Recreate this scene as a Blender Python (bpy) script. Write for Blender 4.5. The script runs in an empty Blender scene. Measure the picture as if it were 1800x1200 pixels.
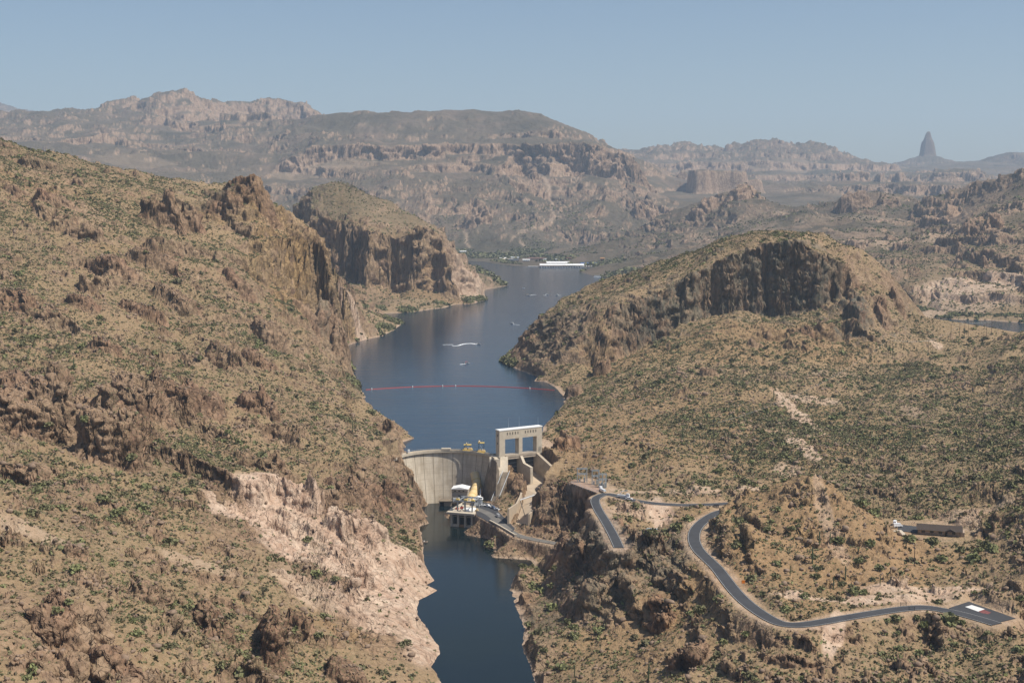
import bpy, math, random
import numpy as np
from mathutils import Vector, Matrix
from mathutils.geometry import delaunay_2d_cdt

SC = bpy.context.scene
random.seed(7)
RNG = np.random.default_rng(11)

# ------------------------------------------------------------------ camera
F = 2350.0; TH = math.atan(250 / F); CT, ST = math.cos(TH), math.sin(TH); CAMZ = 195.0
cd = bpy.data.cameras.new('camera'); cam = bpy.data.objects.new('camera', cd)
SC.collection.objects.link(cam); SC.camera = cam
cd.sensor_width = 36; cd.lens = F / 1800 * 36; cd.clip_start = 1; cd.clip_end = 60000
cam.location = (0, 0, CAMZ); cam.rotation_euler = (math.pi / 2 - TH, 0, 0)

# ------------------------------------------------------------------ sky, sun, exposure
SUN_EL, SUN_AZ = 57.0, 108.0          # azimuth clockwise from +Y
W = bpy.data.worlds.new('World'); SC.world = W; W.use_nodes = True
wn = W.node_tree.nodes; wl = W.node_tree.links
bg = wn['Background']; sky = wn.new('ShaderNodeTexSky'); sky.sky_type = 'NISHITA'
sky.sun_disc = False; sky.sun_elevation = math.radians(SUN_EL); sky.sun_rotation = math.radians(SUN_AZ)
sky.altitude = 600; sky.air_density = 1.0; sky.dust_density = 1.5; sky.ozone_density = 2.2
wl.new(sky.outputs[0], bg.inputs[0]); bg.inputs[1].default_value = 0.082
sd = bpy.data.lights.new('sun', 'SUN'); sd.energy = 4.5; sd.angle = math.radians(0.5); sd.color = (1, 0.93, 0.82)
sun = bpy.data.objects.new('sun', sd); SC.collection.objects.link(sun)
a, e = math.radians(SUN_AZ), math.radians(SUN_EL)
sdir = Vector((math.sin(a) * math.cos(e), math.cos(a) * math.cos(e), math.sin(e)))
sun.rotation_euler = sdir.to_track_quat('Z', 'Y').to_euler(); sun.location = (600, -200, 900)
SC.view_settings.view_transform = 'Standard'; SC.view_settings.look = 'None'
SC.view_settings.exposure = 0.27; SC.view_settings.gamma = 1
SC.cycles.use_denoising = True
SC.cycles.volume_step_rate = 4; SC.cycles.max_bounces = 5; SC.cycles.volume_bounces = 1

# ------------------------------------------------------------------ pixel helpers (photo is 1800 x 1200)
def g(px, py, z=0.0):
    u = (px - 900) / F; v = (600 - py) / F
    dz = -ST + v * CT; t = (z - CAMZ) / dz
    return (u * t, (CT + v * ST) * t, z)
def c(px, py, Y):
    u = (px - 900) / F; v = (600 - py) / F
    t = Y / (CT + v * ST)
    return (u * t, Y, CAMZ + t * (-ST + v * CT))

# ------------------------------------------------------------------ noise
P = np.random.default_rng(3).permutation(256); P = np.concatenate([P, P, P]).astype(np.int32)
GA = np.linspace(0, 2 * np.pi, 256, endpoint=False); GX = np.cos(GA).astype(np.float32); GY = np.sin(GA).astype(np.float32)
def perlin(x, y, s=0):
    xi = np.floor(x); yi = np.floor(y)
    xf = (x - xi).astype(np.float32); yf = (y - yi).astype(np.float32)
    xi = (xi.astype(np.int32) + s * 37) & 255; yi = (yi.astype(np.int32) + s * 91) & 255
    u = xf * xf * xf * (xf * (xf * 6 - 15) + 10); v = yf * yf * yf * (yf * (yf * 6 - 15) + 10)
    def gr(ix, iy, fx, fy):
        h = P[P[ix & 255] + (iy & 255)]
        return GX[h] * fx + GY[h] * fy
    n00 = gr(xi, yi, xf, yf); n10 = gr(xi + 1, yi, xf - 1, yf)
    n01 = gr(xi, yi + 1, xf, yf - 1); n11 = gr(xi + 1, yi + 1, xf - 1, yf - 1)
    a_ = n00 + u * (n10 - n00); b_ = n01 + u * (n11 - n01)
    return (a_ + v * (b_ - a_)) * 1.5
def fbm(x, y, wl_, octs, s=0, gain=0.5, ridge=False):
    out = 0; amp = 1; tot = 0
    for o in range(octs):
        n = perlin(x / wl_, y / wl_, s + o)
        if ridge: n = 1 - 2 * np.abs(n)
        out = out + n * amp; tot += amp; amp *= gain; wl_ /= 2.03
    return out / tot
def sst(a_, b_, x):
    t = np.clip((x - a_) / (b_ - a_), 0, 1); return t * t * (3 - 2 * t)

# ------------------------------------------------------------------ control lines of the terrain (real distances in metres)
CP = []
def dens(pts):
    for i in range(len(pts) - 1):
        a_, b_ = np.array(pts[i]), np.array(pts[i + 1])
        L = np.hypot(*(b_ - a_)[:2]); st = max(12, 0.02 * a_[1]); n = max(1, int(L / st))
        for k in range(n): CP.append(tuple(a_ + (b_ - a_) * k / n))
    CP.append(tuple(pts[-1]))
def LY(*p): dens([c(*q) for q in p])
def LZ(z, *p): dens([g(q[0], q[1], z) for q in p])
def LW(*p): dens(list(p))
def PY(*p):
    for q in p: CP.append(c(*q))
def PW(*p):
    for q in p: CP.append(q)
RZ = -36.0
# river below the dam
LZ(RZ, (734, 900), (737, 925), (742, 950), (745, 985), (752, 1005), (762, 1020), (742, 1030), (735, 1055), (734, 1085), (750, 1108), (771, 1135), (773, 1148), (757, 1172), (778, 1200), (800, 1260), (830, 1400))
LZ(RZ, (845, 934), (868, 948), (900, 968), (933, 983), (940, 994), (905, 1014), (895, 1037), (905, 1062), (915, 1085), (922, 1110), (918, 1135), (930, 1165), (942, 1205), (955, 1270), (975, 1400))
LW((-30, 700 - 260, -47), (-18, 600, -47), (-16, 700, -47), (-22, 800, -47), (-35, 880, -47), (-52, 940, -47), (-60, 985, -47))
PW((-60, 1030, -40), (-40, 1060, -30), (-60, 1150, -30))
for q in ((898, 1014), (889, 1037), (898, 1062), (908, 1085), (915, 1110), (911, 1135), (923, 1165), (935, 1205), (949, 1270)): _p = g(*q, RZ); PW((_p[0] + 6.5, _p[1], RZ + 7))
for q in ((737, 925), (742, 950), (745, 985), (752, 1005), (742, 1035), (735, 1060), (734, 1085), (750, 1108), (757, 1172)): _p = g(*q, RZ); PW((_p[0] - 4, _p[1], RZ + 6))
for q in ((990, 712), (975, 730), (962, 745), (952, 765)): _p = g(*q, 0); PW((_p[0] + 7, _p[1] + 3, 5))
# tail race rocks and yard, rock behind, right bank below road
LW((-24, 918, -40), (-20, 925, -30), (-15, 930, -27))
LZ(-25.6, (835, 898), (838, 885), (860, 884), (880, 900), (905, 925), (925, 938))
LZ(-26, (842, 912), (868, 918), (903, 944))
PW((-46, 965, -30), (-50, 985, -40), (-25, 975, -26))
LY((885, 822, 985), (905, 838, 975), (925, 850, 960), (925, 872, 945))
LY((860, 865, 985), (880, 872, 968), (905, 882, 945), (910, 905, 925))
LZ(-26.5, (935, 942), (960, 949), (1000, 957), (1022, 965))
# lake left shore
LZ(0, (704, 780), (703, 778))
LW((-98, 1012, 0), (-98, 1050, 0), (-108, 1120, 0), (-125, 1200, 0), (-150, 1285, 0))
LZ(0, (643, 698), (640, 694), (632, 680), (622, 660), (617, 640), (609, 615), (606, 602), (640, 597), (672, 590), (692, 580), (708, 568), (682, 556), (645, 547), (628, 542), (660, 538), (740, 538), (800, 535), (830, 534), (855, 527), (846, 515), (852, 509), (872, 506), (890, 501), (870, 487), (840, 471), (818, 457), (808, 452), (830, 457), (868, 463), (900, 467), (960, 469), (1000, 469), (1045, 469), (1030, 474), (1018, 478), (1050, 486), (1085, 492))
# far shore on the right and the back shore of the right hill
LW(g(1085, 492), (420, 2900, 0), (560, 2550, 0), g(1620, 548), g(1680, 556), g(1740, 563), g(1800, 568), g(1900, 570))
LZ(0, (992, 697), (975, 680), (945, 662), (900, 645), (884, 638), (877, 632))
LW(g(877, 632), (0, 1680, 0), (70, 1780, 0), (180, 1850, 0), (330, 1880, 0), (520, 1860, 0), (700, 1850, 0), (900, 1900, 0))
LZ(0, (992, 697), (990, 712), (970, 735), (955, 750), (950, 775), (946, 790))
# lake bed
LW((-40, 1090, -30), (-50, 1250, -35), (-70, 1500, -40), (-60, 1800, -40), (-20, 2200, -40), (60, 2700, -40), (100, 3300, -40), (0, 3800, -40), (-120, 4200, -20))
LW((300, 2200, -30), (600, 2050, -30), (900, 2050, -30))
PW((150, 2500, -40), (-150, 2280, -12))
# ---- near left hill
LY((-160, 1400, 300), (0, 1400, 335), (300, 1400, 400), (600, 1400, 470), (750, 1330, 545))
LY((-160, 1200, 400), (0, 1200, 430), (150, 1200, 460), (300, 1200, 500), (450, 1200, 545), (600, 1200, 585), (720, 1200, 608))
LY((-160, 1100, 440), (0, 1100, 480), (150, 1100, 505), (300, 1100, 550), (450, 1100, 600), (600, 1100, 645), (700, 1100, 680))
LY((-160, 1000, 500), (0, 1000, 540), (150, 1000, 575), (300, 1000, 620), (450, 1000, 670), (600, 1000, 730), (700, 1000, 780))
LY((-160, 900, 570), (0, 900, 620), (150, 900, 660), (300, 900, 715), (450, 900, 780), (560, 900, 835), (640, 900, 875), (705, 900, 915))
LY((470, 870, 800), (520, 880, 815), (580, 905, 815), (630, 930, 800), (690, 960, 800), (735, 1000, 795))
LY((-160, 800, 670), (0, 800, 730), (150, 800, 770), (300, 800, 830), (450, 800, 890), (600, 800, 945), (680, 795, 975))
LY((652, 711, 1150), (674, 725, 1110), (692, 747, 1050), (701, 772, 1010), (706, 797, 985), (714, 828, 968), (723, 858, 955), (733, 888, 940))
LY((640, 740, 1080), (670, 770, 1030), (688, 800, 985), (700, 850, 955))
LY((-160, 700, 780), (0, 700, 840), (150, 700, 880), (300, 700, 940), (450, 700, 1010), (560, 695, 1090), (620, 703, 1160))
LY((-160, 600, 920), (0, 600, 980), (150, 600, 1020), (300, 600, 1080), (400, 600, 1150), (500, 605, 1240), (560, 625, 1320), (590, 655, 1380), (615, 672, 1420))
LY((-160, 500, 1080), (0, 500, 1130), (150, 500, 1180), (300, 500, 1240), (400, 500, 1310), (450, 510, 1370))
LY((-160, 400, 1240), (0, 400, 1300), (150, 400, 1340), (300, 400, 1420), (380, 398, 1480))
LY((-160, 310, 1400), (0, 320, 1460), (150, 332, 1510), (300, 348, 1600), (375, 352, 1640))
LY((-160, 225, 1600), (0, 250, 1650), (60, 262, 1680), (100, 275, 1700), (200, 296, 1780), (300, 311, 1850), (400, 325, 1930))
LY((-160, 330, 2100), (0, 350, 2200), (200, 390, 2300), (400, 400, 2400), (500, 420, 2500))
# pinnacle and cliff of the left headland
LY((330, 350, 1560), (365, 358, 1550), (385, 350, 1545), (405, 336, 1545), (420, 322, 1550), (440, 322, 1550), (460, 338, 1555), (490, 362, 1580), (515, 387, 1600), (545, 402, 1640), (572, 421, 1680), (589, 446, 1740), (606, 493, 1810), (618, 530, 1885), (628, 560, 1960))
LY((320, 380, 1500), (360, 392, 1500), (400, 400, 1500), (440, 402, 1500), (470, 405, 1520), (500, 403, 1560))
LY((380, 372, 1700), (440, 350, 1720), (500, 400, 1780), (560, 450, 1880), (612, 540, 2010))
LY((380, 440, 1400), (430, 450, 1420), (457, 452, 1450), (478, 433, 1480), (505, 418, 1510), (540, 425, 1560), (566, 440, 1615))
LY((430, 485, 1410), (465, 500, 1452), (490, 518, 1474), (520, 528, 1512), (548, 540, 1562), (572, 556, 1655), (590, 580, 1790), (600, 592, 1835))
LY((440, 510, 1350), (480, 535, 1380), (520, 545, 1420), (545, 552, 1470))
LY((556, 548, 1455), (575, 560, 1468), (592, 585, 1478), (606, 615, 1485), (616, 642, 1482))
LY((540, 570, 1400), (570, 620, 1400), (600, 655, 1430))
LY((640, 562, 2010), (680, 563, 2080), (700, 566, 2100))
PW((-210, 2330, 12), (-330, 2420, 20))
# ---- second headland
LY((560, 490, 2530), (600, 498, 2518), (640, 505, 2502), (700, 512, 2506), (745, 508, 2516), (800, 512, 2560), (838, 518, 2590))
LY((600, 525, 2440), (660, 527, 2425), (745, 525, 2440), (810, 523, 2500))
LY((560, 385, 2560), (600, 393, 2530), (650, 407, 2515), (700, 419, 2520), (738, 402, 2530), (772, 412, 2560), (788, 440, 2580), (812, 470, 2600), (842, 505, 2605))
LY((515, 400, 2740), (522, 362, 2760), (545, 337, 2780), (575, 323, 2800), (600, 318, 2800), (640, 335, 2790), (680, 352, 2780), (720, 372, 2780), (760, 392, 2790), (788, 425, 2850), (812, 457, 2900), (850, 480, 2975), (880, 497, 3030))
LY((540, 365, 2680), (580, 372, 2660), (620, 375, 2660))
LY((540, 395, 2640), (580, 398, 2620))
LY((500, 440, 3100), (600, 440, 3200), (700, 445, 3300), (780, 455, 3500))
# ---- right hill
LY((1000, 702, 1300), (1030, 672, 1370), (1060, 650, 1430), (1100, 628, 1478), (1140, 603, 1507), (1200, 572, 1532), (1250, 554, 1548), (1300, 547, 1553), (1370, 557, 1546), (1430, 547, 1546), (1480, 527, 1566), (1505, 520, 1586))
LY((1040, 690, 1270), (1110, 650, 1370), (1210, 600, 1425), (1300, 575, 1445), (1400, 580, 1430), (1500, 560, 1470))
LY((955, 556, 1600), (985, 548, 1570), (1020, 556, 1530), (1060, 548, 1500), (1080, 539, 1490), (1112, 532, 1500), (1150, 514, 1525), (1200, 490, 1545), (1270, 456, 1560), (1320, 438, 1565), (1355, 424, 1560), (1405, 424, 1555), (1450, 448, 1560), (1490, 474, 1580), (1512, 500, 1600))
LY((900, 615, 1630), (930, 590, 1640), (955, 556, 1660), (990, 522, 1720), (1040, 500, 1740), (1100, 480, 1740), (1180, 455, 1720), (1250, 430, 1700), (1310, 412, 1690), (1360, 404, 1680), (1420, 406, 1670), (1470, 418, 1660), (1520, 440, 1660), (1560, 475, 1660), (1588, 510, 1650), (1605, 545, 1640), (1640, 570, 1650), (1690, 597, 1650), (1740, 605, 1640), (1765, 599, 1610), (1800, 586, 1560), (1900, 548, 1500))
LY((960, 660, 1430), (940, 630, 1500), (980, 640, 1450), (1010, 640, 1430))
LY((1485, 520, 1560), (1500, 505, 1565), (1530, 512, 1570), (1570, 530, 1590), (1590, 550, 1600))
LY((1480, 575, 1480), (1530, 590, 1460), (1590, 590, 1500))
LY((1010, 700, 1270), (1100, 700, 1220), (1200, 700, 1180), (1300, 700, 1170), (1400, 700, 1185), (1500, 700, 1200), (1600, 700, 1220), (1700, 700, 1200), (1800, 700, 1130), (1960, 700, 1050))
LY((1130, 650, 1310), (1200, 650, 1290), (1400, 640, 1340), (1500, 640, 1380), (1600, 640, 1420), (1700, 645, 1350), (1800, 645, 1260), (1960, 640, 1150))
LY((1320, 600, 1420), (1450, 600, 1440), (1620, 600, 1540), (1700, 615, 1480), (1800, 610, 1400))
LY((975, 752, 1120), (1000, 750, 1112), (1100, 750, 1090), (1200, 750, 1060), (1300, 750, 1050), (1400, 750, 1060), (1500, 750, 1080), (1600, 750, 1060), (1700, 750, 1020), (1800, 750, 970), (1960, 750, 900))
LY((985, 800, 1010), (1050, 800, 980), (1150, 800, 960), (1300, 800, 940), (1450, 800, 930), (1600, 800, 915), (1700, 800, 885), (1800, 800, 850), (1960, 800, 780))
PW((22, 1012, 5), (27, 1000, 5))
LZ(7, (1010, 845), (1060, 858), (1090, 862))
LY((1150, 858, 855), (1250, 865, 845), (1320, 865, 845), (1400, 855, 850), (1500, 855, 840), (1600, 860, 795), (1700, 855, 770), (1800, 850, 750), (1960, 850, 690))
LZ(12, (1560, 915), (1620, 905), (1700, 925), (1740, 950), (1640, 945), (1580, 945))
LY((1740, 915, 715), (1800, 905, 700), (1960, 900, 630))
LY((1700, 985, 665), (1760, 985, 650), (1800, 985, 635), (1960, 980, 580))
LY((1690, 1022, 640), (1730, 1028, 630), (1800, 1050, 600))
# knoll inside the hairpin
LY((1285, 878, 815), (1340, 862, 790), (1390, 843, 770), (1430, 836, 758), (1470, 862, 742), (1500, 895, 722), (1540, 925, 705), (1600, 955, 690), (1650, 1000, 660))
LY((1430, 880, 810), (1500, 905, 775))
LY((1290, 940, 700), (1350, 950, 690), (1430, 950, 692), (1520, 965, 680))
LY((1330, 1010, 652), (1430, 1020, 640), (1540, 1010, 648))
# rock spur right of chute and the dark cliffs above the river
LY((955, 848, 940), (990, 848, 915), (1010, 880, 870), (1030, 925, 805))
LY((948, 905, 880), (985, 935, 862), (1020, 955, 850))
LY((1150, 915, 785), (1190, 925, 770))
LY((985, 975, 800), (1010, 955, 795), (1040, 944, 785), (1100, 938, 765), (1160, 948, 750), (1205, 975, 715))
LY((955, 1040, 760), (1000, 1090, 690), (1060, 1120, 655), (1130, 1130, 640), (1200, 1110, 628), (1235, 1070, 640))
LY((960, 1010, 800), (930, 1060, 745), (950, 1120, 680))
LY((965, 1200, 618), (1100, 1200, 590), (1200, 1200, 565), (1300, 1200, 545), (1400, 1200, 535), (1600, 1200, 520), (1800, 1200, 505), (1960, 1200, 490))
LY((1000, 1400, 480), (1300, 1400, 440), (1800, 1400, 400), (1960, 1400, 390))
LY((1300, 1130, 583), (1500, 1140, 570), (1700, 1140, 572), (1800, 1120, 585))
LZ(7, (1085, 879), (1110, 885), (1150, 892), (1200, 895), (1250, 895))
LZ(4, (1095, 895), (1130, 905), (1180, 903))
LZ(6.5, (1062, 885), (1075, 910), (1095, 935))
LZ(5, (1038, 885), (1045, 905), (1058, 930), (1075, 955))
LZ(6, (1208, 945), (1218, 970), (1240, 995), (1280, 1040), (1300, 1062), (1350, 1095), (1385, 1110), (1430, 1108), (1500, 1097), (1590, 1082), (1660, 1088), (1740, 1108), (1800, 1130))
LZ(7.5, (1245, 945), (1255, 970), (1290, 1005), (1330, 1045), (1370, 1073), (1420, 1078), (1500, 1068), (1580, 1052), (1640, 1050))
LZ(2, (1110, 935), (1150, 930), (1190, 940))
# ---- land beyond the lake, right
LY((1600, 500, 2400), (1660, 492, 2400), (1720, 495, 2380), (1800, 488, 2350), (1960, 480, 2300))
LY((1640, 544, 2250), (1700, 550, 2200), (1790, 555, 2150), (1900, 556, 2130))
LY((1610, 538, 2330), (1700, 550, 2230), (1800, 560, 2150), (1960, 560, 2120))
LY((1060, 482, 3420), (1130, 470, 3380), (1250, 470, 3100), (1400, 475, 2850), (1560, 475, 2650), (1700, 462, 2700), (1800, 452, 2650), (1960, 430, 2600))
LY((1100, 458, 3900), (1200, 440, 3600), (1300, 425, 3500), (1450, 420, 3300), (1600, 415, 3200), (1700, 400, 3200), (1800, 380, 3100), (1960, 350, 2950))
LY((1620, 352, 3950), (1700, 355, 3800), (1750, 328, 3750), (1790, 310, 3700), (1830, 300, 3650), (1960, 290, 3600))
LY((1130, 400, 4700), (1200, 385, 4500), (1250, 362, 4500), (1290, 345, 4500), (1330, 348, 4450), (1370, 350, 4400), (1430, 348, 4350), (1490, 335, 4300), (1525, 322, 4300), (1560, 328, 4250), (1590, 340, 4200), (1620, 352, 4100))
LY((1480, 372, 4150), (1530, 362, 4100), (1590, 385, 3950), (1640, 400, 3750))
LW((200, 5600, 60), (1000, 5400, 60), (1700, 5200, 60), (2600, 5200, 80))
LY((1130, 420, 4500), (1250, 400, 4200), (1400, 385, 4000), (1500, 395, 3800))
# ---- marina flat, apron and the mesa
LZ(3, (790, 448), (860, 452), (960, 460), (1060, 462))
LY((560, 470, 2400), (600, 505, 2440))
LY((500, 448, 4700), (700, 442, 4900), (850, 440, 4850), (1000, 445, 4700))
LY((500, 400, 5000), (600, 395, 5100), (700, 390, 5200), (800, 392, 5200), (900, 395, 5200), (1000, 400, 5150), (1080, 415, 5000), (1150, 415, 5000))
LY((640, 360, 5400), (760, 345, 5500), (850, 350, 5450), (950, 350, 5500), (1050, 358, 5450), (1150, 375, 5450))
LY((500, 330, 5900), (560, 318, 5900), (660, 300, 5950), (760, 305, 5950), (860, 312, 5900), (960, 318, 5900), (1060, 325, 5850), (1120, 345, 5900))
LY((560, 285, 6305), (640, 280, 6262), (740, 285, 6243), (830, 292, 6222), (920, 304, 6190), (1000, 312, 6140), (1080, 318, 6130), (1115, 325, 6145))
LY((560, 255, 6350), (640, 258, 6300), (740, 270, 6280), (830, 268, 6260), (900, 260, 6230), (960, 255, 6200), (1000, 248, 6180), (1050, 262, 6170), (1100, 276, 6160), (1118, 290, 6180))
LY((500, 245, 6900), (560, 205, 7200), (620, 200, 7200), (700, 196, 7250), (760, 196, 7300), (830, 192, 7300), (900, 196, 7200), (950, 200, 7100), (985, 218, 7000), (1005, 238, 6900), (1060, 258, 7000), (1110, 275, 7000), (1140, 292, 7100), (1165, 310, 7400))
LY((560, 218, 7060), (700, 212, 7000), (850, 215, 7000), (950, 218, 6900))
LY((560, 240, 6850), (700, 238, 6800), (850, 240, 6750), (960, 238, 6500))
LY((500, 300, 8600), (830, 280, 9000), (1150, 330, 9000))
# ---- left range
LY((-160, 330, 5200), (0, 330, 5200), (200, 340, 5300), (400, 350, 5400), (500, 360, 5400))
LY((-160, 275, 6300), (0, 270, 6300), (100, 265, 6400), (200, 275, 6400), (300, 285, 6400), (420, 300, 6300), (520, 300, 6300))
LY((-160, 240, 7200), (0, 235, 7200), (130, 225, 7400), (250, 245, 7300), (380, 250, 7200), (500, 262, 7000))
LY((-160, 218, 8300), (0, 212, 8300), (50, 198, 8400), (130, 192, 8500), (180, 182, 8500), (212, 177, 8500), (235, 183, 8450), (260, 168, 8400), (275, 161, 8400), (310, 159, 8400), (335, 165, 8400), (360, 184, 8500), (390, 192, 8600), (420, 186, 9000), (460, 184, 9000), (480, 178, 9000), (497, 177, 9000), (520, 184, 9000), (545, 200, 8900), (580, 208, 8700))
LY((270, 215, 7950), (330, 215, 7950))
LY((-160, 300, 11000), (200, 300, 11000), (580, 300, 11000))
LY((-160, 180, 15500), (0, 180, 15000), (40, 192, 15000), (90, 200, 15000))
# ---- far right: butte, ranges, plain
LY((1165, 335, 6700), (1200, 342, 6900), (1240, 335, 6950), (1300, 338, 6900), (1360, 340, 6800), (1420, 335, 6700), (1500, 330, 6800), (1600, 330, 6800), (1700, 345, 6000), (1800, 350, 5600))
LY((1150, 290, 9500), (1180, 268, 10500), (1205, 262, 10600), (1235, 268, 10600), (1270, 258, 10500), (1300, 264, 10500), (1340, 257, 10500), (1370, 257, 10400), (1400, 258, 10400), (1430, 262, 10400), (1450, 270, 10400), (1480, 286, 10500), (1530, 295, 11500), (1580, 296, 12500), (1632, 294, 13000), (1680, 297, 12800), (1725, 284, 12500), (1760, 268, 12500), (1800, 268, 12500), (1960, 262, 12500))
LY((1180, 300, 9200), (1250, 295, 9300), (1350, 300, 9300), (1450, 305, 9200), (1560, 305, 9800), (1640, 318, 10000), (1760, 312, 10000), (1960, 300, 10000))
LY((1600, 322, 8300), (1640, 312, 8300), (1680, 300, 8300), (1705, 298, 8300), (1740, 312, 8300), (1800, 325, 8200), (1960, 320, 8000))
LY((1170, 374, 5600), (1280, 367, 5700), (1400, 364, 5800))
LY((1160, 352, 6250), (1260, 350, 6350), (1400, 348, 6300))
LY((1200, 330, 8300), (1350, 325, 8300), (1500, 325, 8000))
PW((-9500, 22000, -400), (9500, 22000, -400), (0, 22000, -400), (-3000, 17000, 200), (2000, 16000, 200), (6500, 16000, 300), (-800, 13000, 300))
PW((-260, 250, 60), (260, 250, 0), (0, 250, -36))
# frame far outside
PW((-300, 300, 60), (300, 300, 0))

# ------------------------------------------------------------------ fan shaped height grid
NU, UMAX = 1400, 0.455
us = np.linspace(-UMAX, UMAX, NU)
yy = [335.0]
def step(y):
    w = 0.0021
    for a_, b_, k in ((560, 830, .62), (1420, 1630, .26), (2470, 2620, .36), (6000, 6320, .7)):
        if a_ < y < b_: w *= k
    return w * y
while yy[-1] < 17500: yy.append(yy[-1] + step(yy[-1]))
ys = np.array(yy); NY = len(ys)
U, Yg = np.meshgrid(us.astype(np.float32), ys.astype(np.float32)); X = U * Yg
pts = [Vector((p[0], p[1])) for p in CP]
vo, eo, fo, ov, oe, of = delaunay_2d_cdt(pts, [], [], 0, 0.01)
zv = [CP[o[0]][2] if len(o) else 0 for o in ov]
Z = np.full(X.shape, -40.0, np.float32)
for f in fo:
    p = [(vo[i].x, vo[i].y, zv[i]) for i in f]
    (x0, y0, z0), (x1, y1, z1), (x2, y2, z2) = p
    ua = min(q[0] / max(q[1], 1) for q in p); ub = max(q[0] / max(q[1], 1) for q in p)
    i0 = max(0, int((ua + UMAX) / (2 * UMAX) * (NU - 1))); i1 = min(NU, int((ub + UMAX) / (2 * UMAX) * (NU - 1)) + 2)
    j0 = int(np.searchsorted(ys, min(y0, y1, y2))); j1 = int(np.searchsorted(ys, max(y0, y1, y2))) + 1
    if i0 >= i1 or j0 >= j1: continue
    d = (y1 - y2) * (x0 - x2) + (x2 - x1) * (y0 - y2)
    if abs(d) < 1e-6: continue
    xs, yq = X[j0:j1, i0:i1], Yg[j0:j1, i0:i1]
    a_ = ((y1 - y2) * (xs - x2) + (x2 - x1) * (yq - y2)) / d
    b_ = ((y2 - y0) * (xs - x2) + (x0 - x2) * (yq - y2)) / d
    c_ = 1 - a_ - b_
    m = (a_ >= -1e-4) & (b_ >= -1e-4) & (c_ >= -1e-4)
    Z[j0:j1, i0:i1][m] = (a_ * z0 + b_ * z1 + c_ * z2)[m]

def samp(G, x, y):
    """bilinear sample of a grid at world x, y"""
    fu = np.clip((x / y + UMAX) / (2 * UMAX) * (NU - 1), 0, NU - 1.001)
    fy = np.clip(np.interp(y, ys, np.arange(NY)), 0, NY - 1.001)
    i = fu.astype(np.int32); j = fy.astype(np.int32); a_ = (fu - i); b_ = (fy - j)
    return (G[j, i] * (1 - a_) * (1 - b_) + G[j, i + 1] * a_ * (1 - b_) + G[j + 1, i] * (1 - a_) * b_ + G[j + 1, i + 1] * a_ * b_).astype(np.float32)

def blob(px, py, Y, rx, ry, rot=0.0):
    """distance field (0 centre, 1 edge) of an ellipse standing at a photo point, in metres"""
    x0, y0, _ = c(px, py, Y); r = math.radians(rot)
    dx, dy = X - x0, Yg - y0
    a_ = (dx * math.cos(r) + dy * math.sin(r)) / rx; b_ = (-dx * math.sin(r) + dy * math.cos(r)) / ry
    return np.sqrt(a_ * a_ + b_ * b_)

near = 1 - sst(1900, 2600, Yg); far = sst(2300, 5500, Yg); mid = (1 - near) * (1 - far)
# buttresses and gullies: the plan is warped before the surface is read
gz = np.hypot(np.gradient(Z, axis=0) / np.gradient(Yg, axis=0), np.gradient(Z, axis=1) / np.gradient(X, axis=1))
for _ in range(3):
    gz = np.maximum(gz, .96 * np.maximum(np.roll(gz, 5, 0), np.roll(gz, -5, 0))); gz = np.maximum(gz, .96 * np.maximum(np.roll(gz, 5, 1), np.roll(gz, -5, 1)))
stp = sst(.7, 1.6, gz)
def billow(wl_, octs, s):
    out = 0; amp = 1; tot = 0
    for o in range(octs):
        out = out + (2.2 * np.abs(perlin(X / wl_, Yg / (wl_ * 1.6), s + o)) - .6) * amp; tot += amp; amp *= .5; wl_ /= 2.1
    return out / tot
ax = near * 7 + mid * 14 + far * 45
wx = (fbm(X, Yg, 42, 3, 1) * near + fbm(X, Yg, 90, 3, 2) * mid + fbm(X, Yg, 330, 4, 3) * far) * ax
wy = (fbm(X, Yg, 36, 4, 5, .55) * near + fbm(X, Yg, 80, 4, 6, .55) * mid + fbm(X, Yg, 260, 4, 7, .6) * far) * ax * 1.3
bw = (billow(46, 4, 150) * near * 13 + billow(75, 4, 155) * mid * 24) * stp + billow(300, 5, 160) * far * 55 * (.35 + .65 * sst(.8, 1.4, blob(900, 280, 6230, 800, 160)))
lvl = np.where(Yg < 1015, RZ, 0.0)
damp = (sst(0, 26, Z - lvl) * .94 + .06) * (.12 + .88 * sst(.7, 1.5, blob(1715, 585, 1640, 110, 90)))
damp *= .35 + .65 * sst(.6, 1.3, blob(700, 800, 1000, 25, 60))
Z0 = Z
domeB = sst(.75, 1.15, blob(640, 350, 2740, 190, 110))
Z = samp(Z0, X + wx * damp + bw * .45 * damp, np.maximum(Yg + (wy + bw) * damp, 336))
# fractal relief
rg = fbm(X, Yg, 62, 5, 10, .5, True); fb = fbm(X, Yg, 26, 4, 20)
Z = Z + damp * near * ((rg - rg.mean()) * 4.6 + fb * 2.2)
gl = (X * .80 - Yg * .60), (X * .60 + Yg * .80)             # gullies run down to the river
gul = 1 - 2 * np.abs(perlin(gl[0] / 210 + fb * .12, gl[1] / 62 + rg * .10, 130)) + .5 * (1 - 2 * np.abs(perlin(gl[0] / 110, gl[1] / 31 + fb * .1, 133)))
Z = Z + damp * near * sst(-20, -90, X) * (gul - .75) * 5.2
gr2 = (X * .5 + Yg * .866), (X * .866 - Yg * .5)
Z = Z + damp * near * sst(30, 110, X) * sst(830, 900, Yg) * (1 - 2 * np.abs(perlin(gr2[0] / 260, gr2[1] / 70 + fb * .1, 137)) - .5) * 4
rg2 = fbm(X, Yg, 170, 5, 30, .52, True)
Z = Z + damp * mid * ((rg2 - rg2.mean()) * 15 + fbm(X, Yg, 60, 3, 35) * 5)
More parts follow.
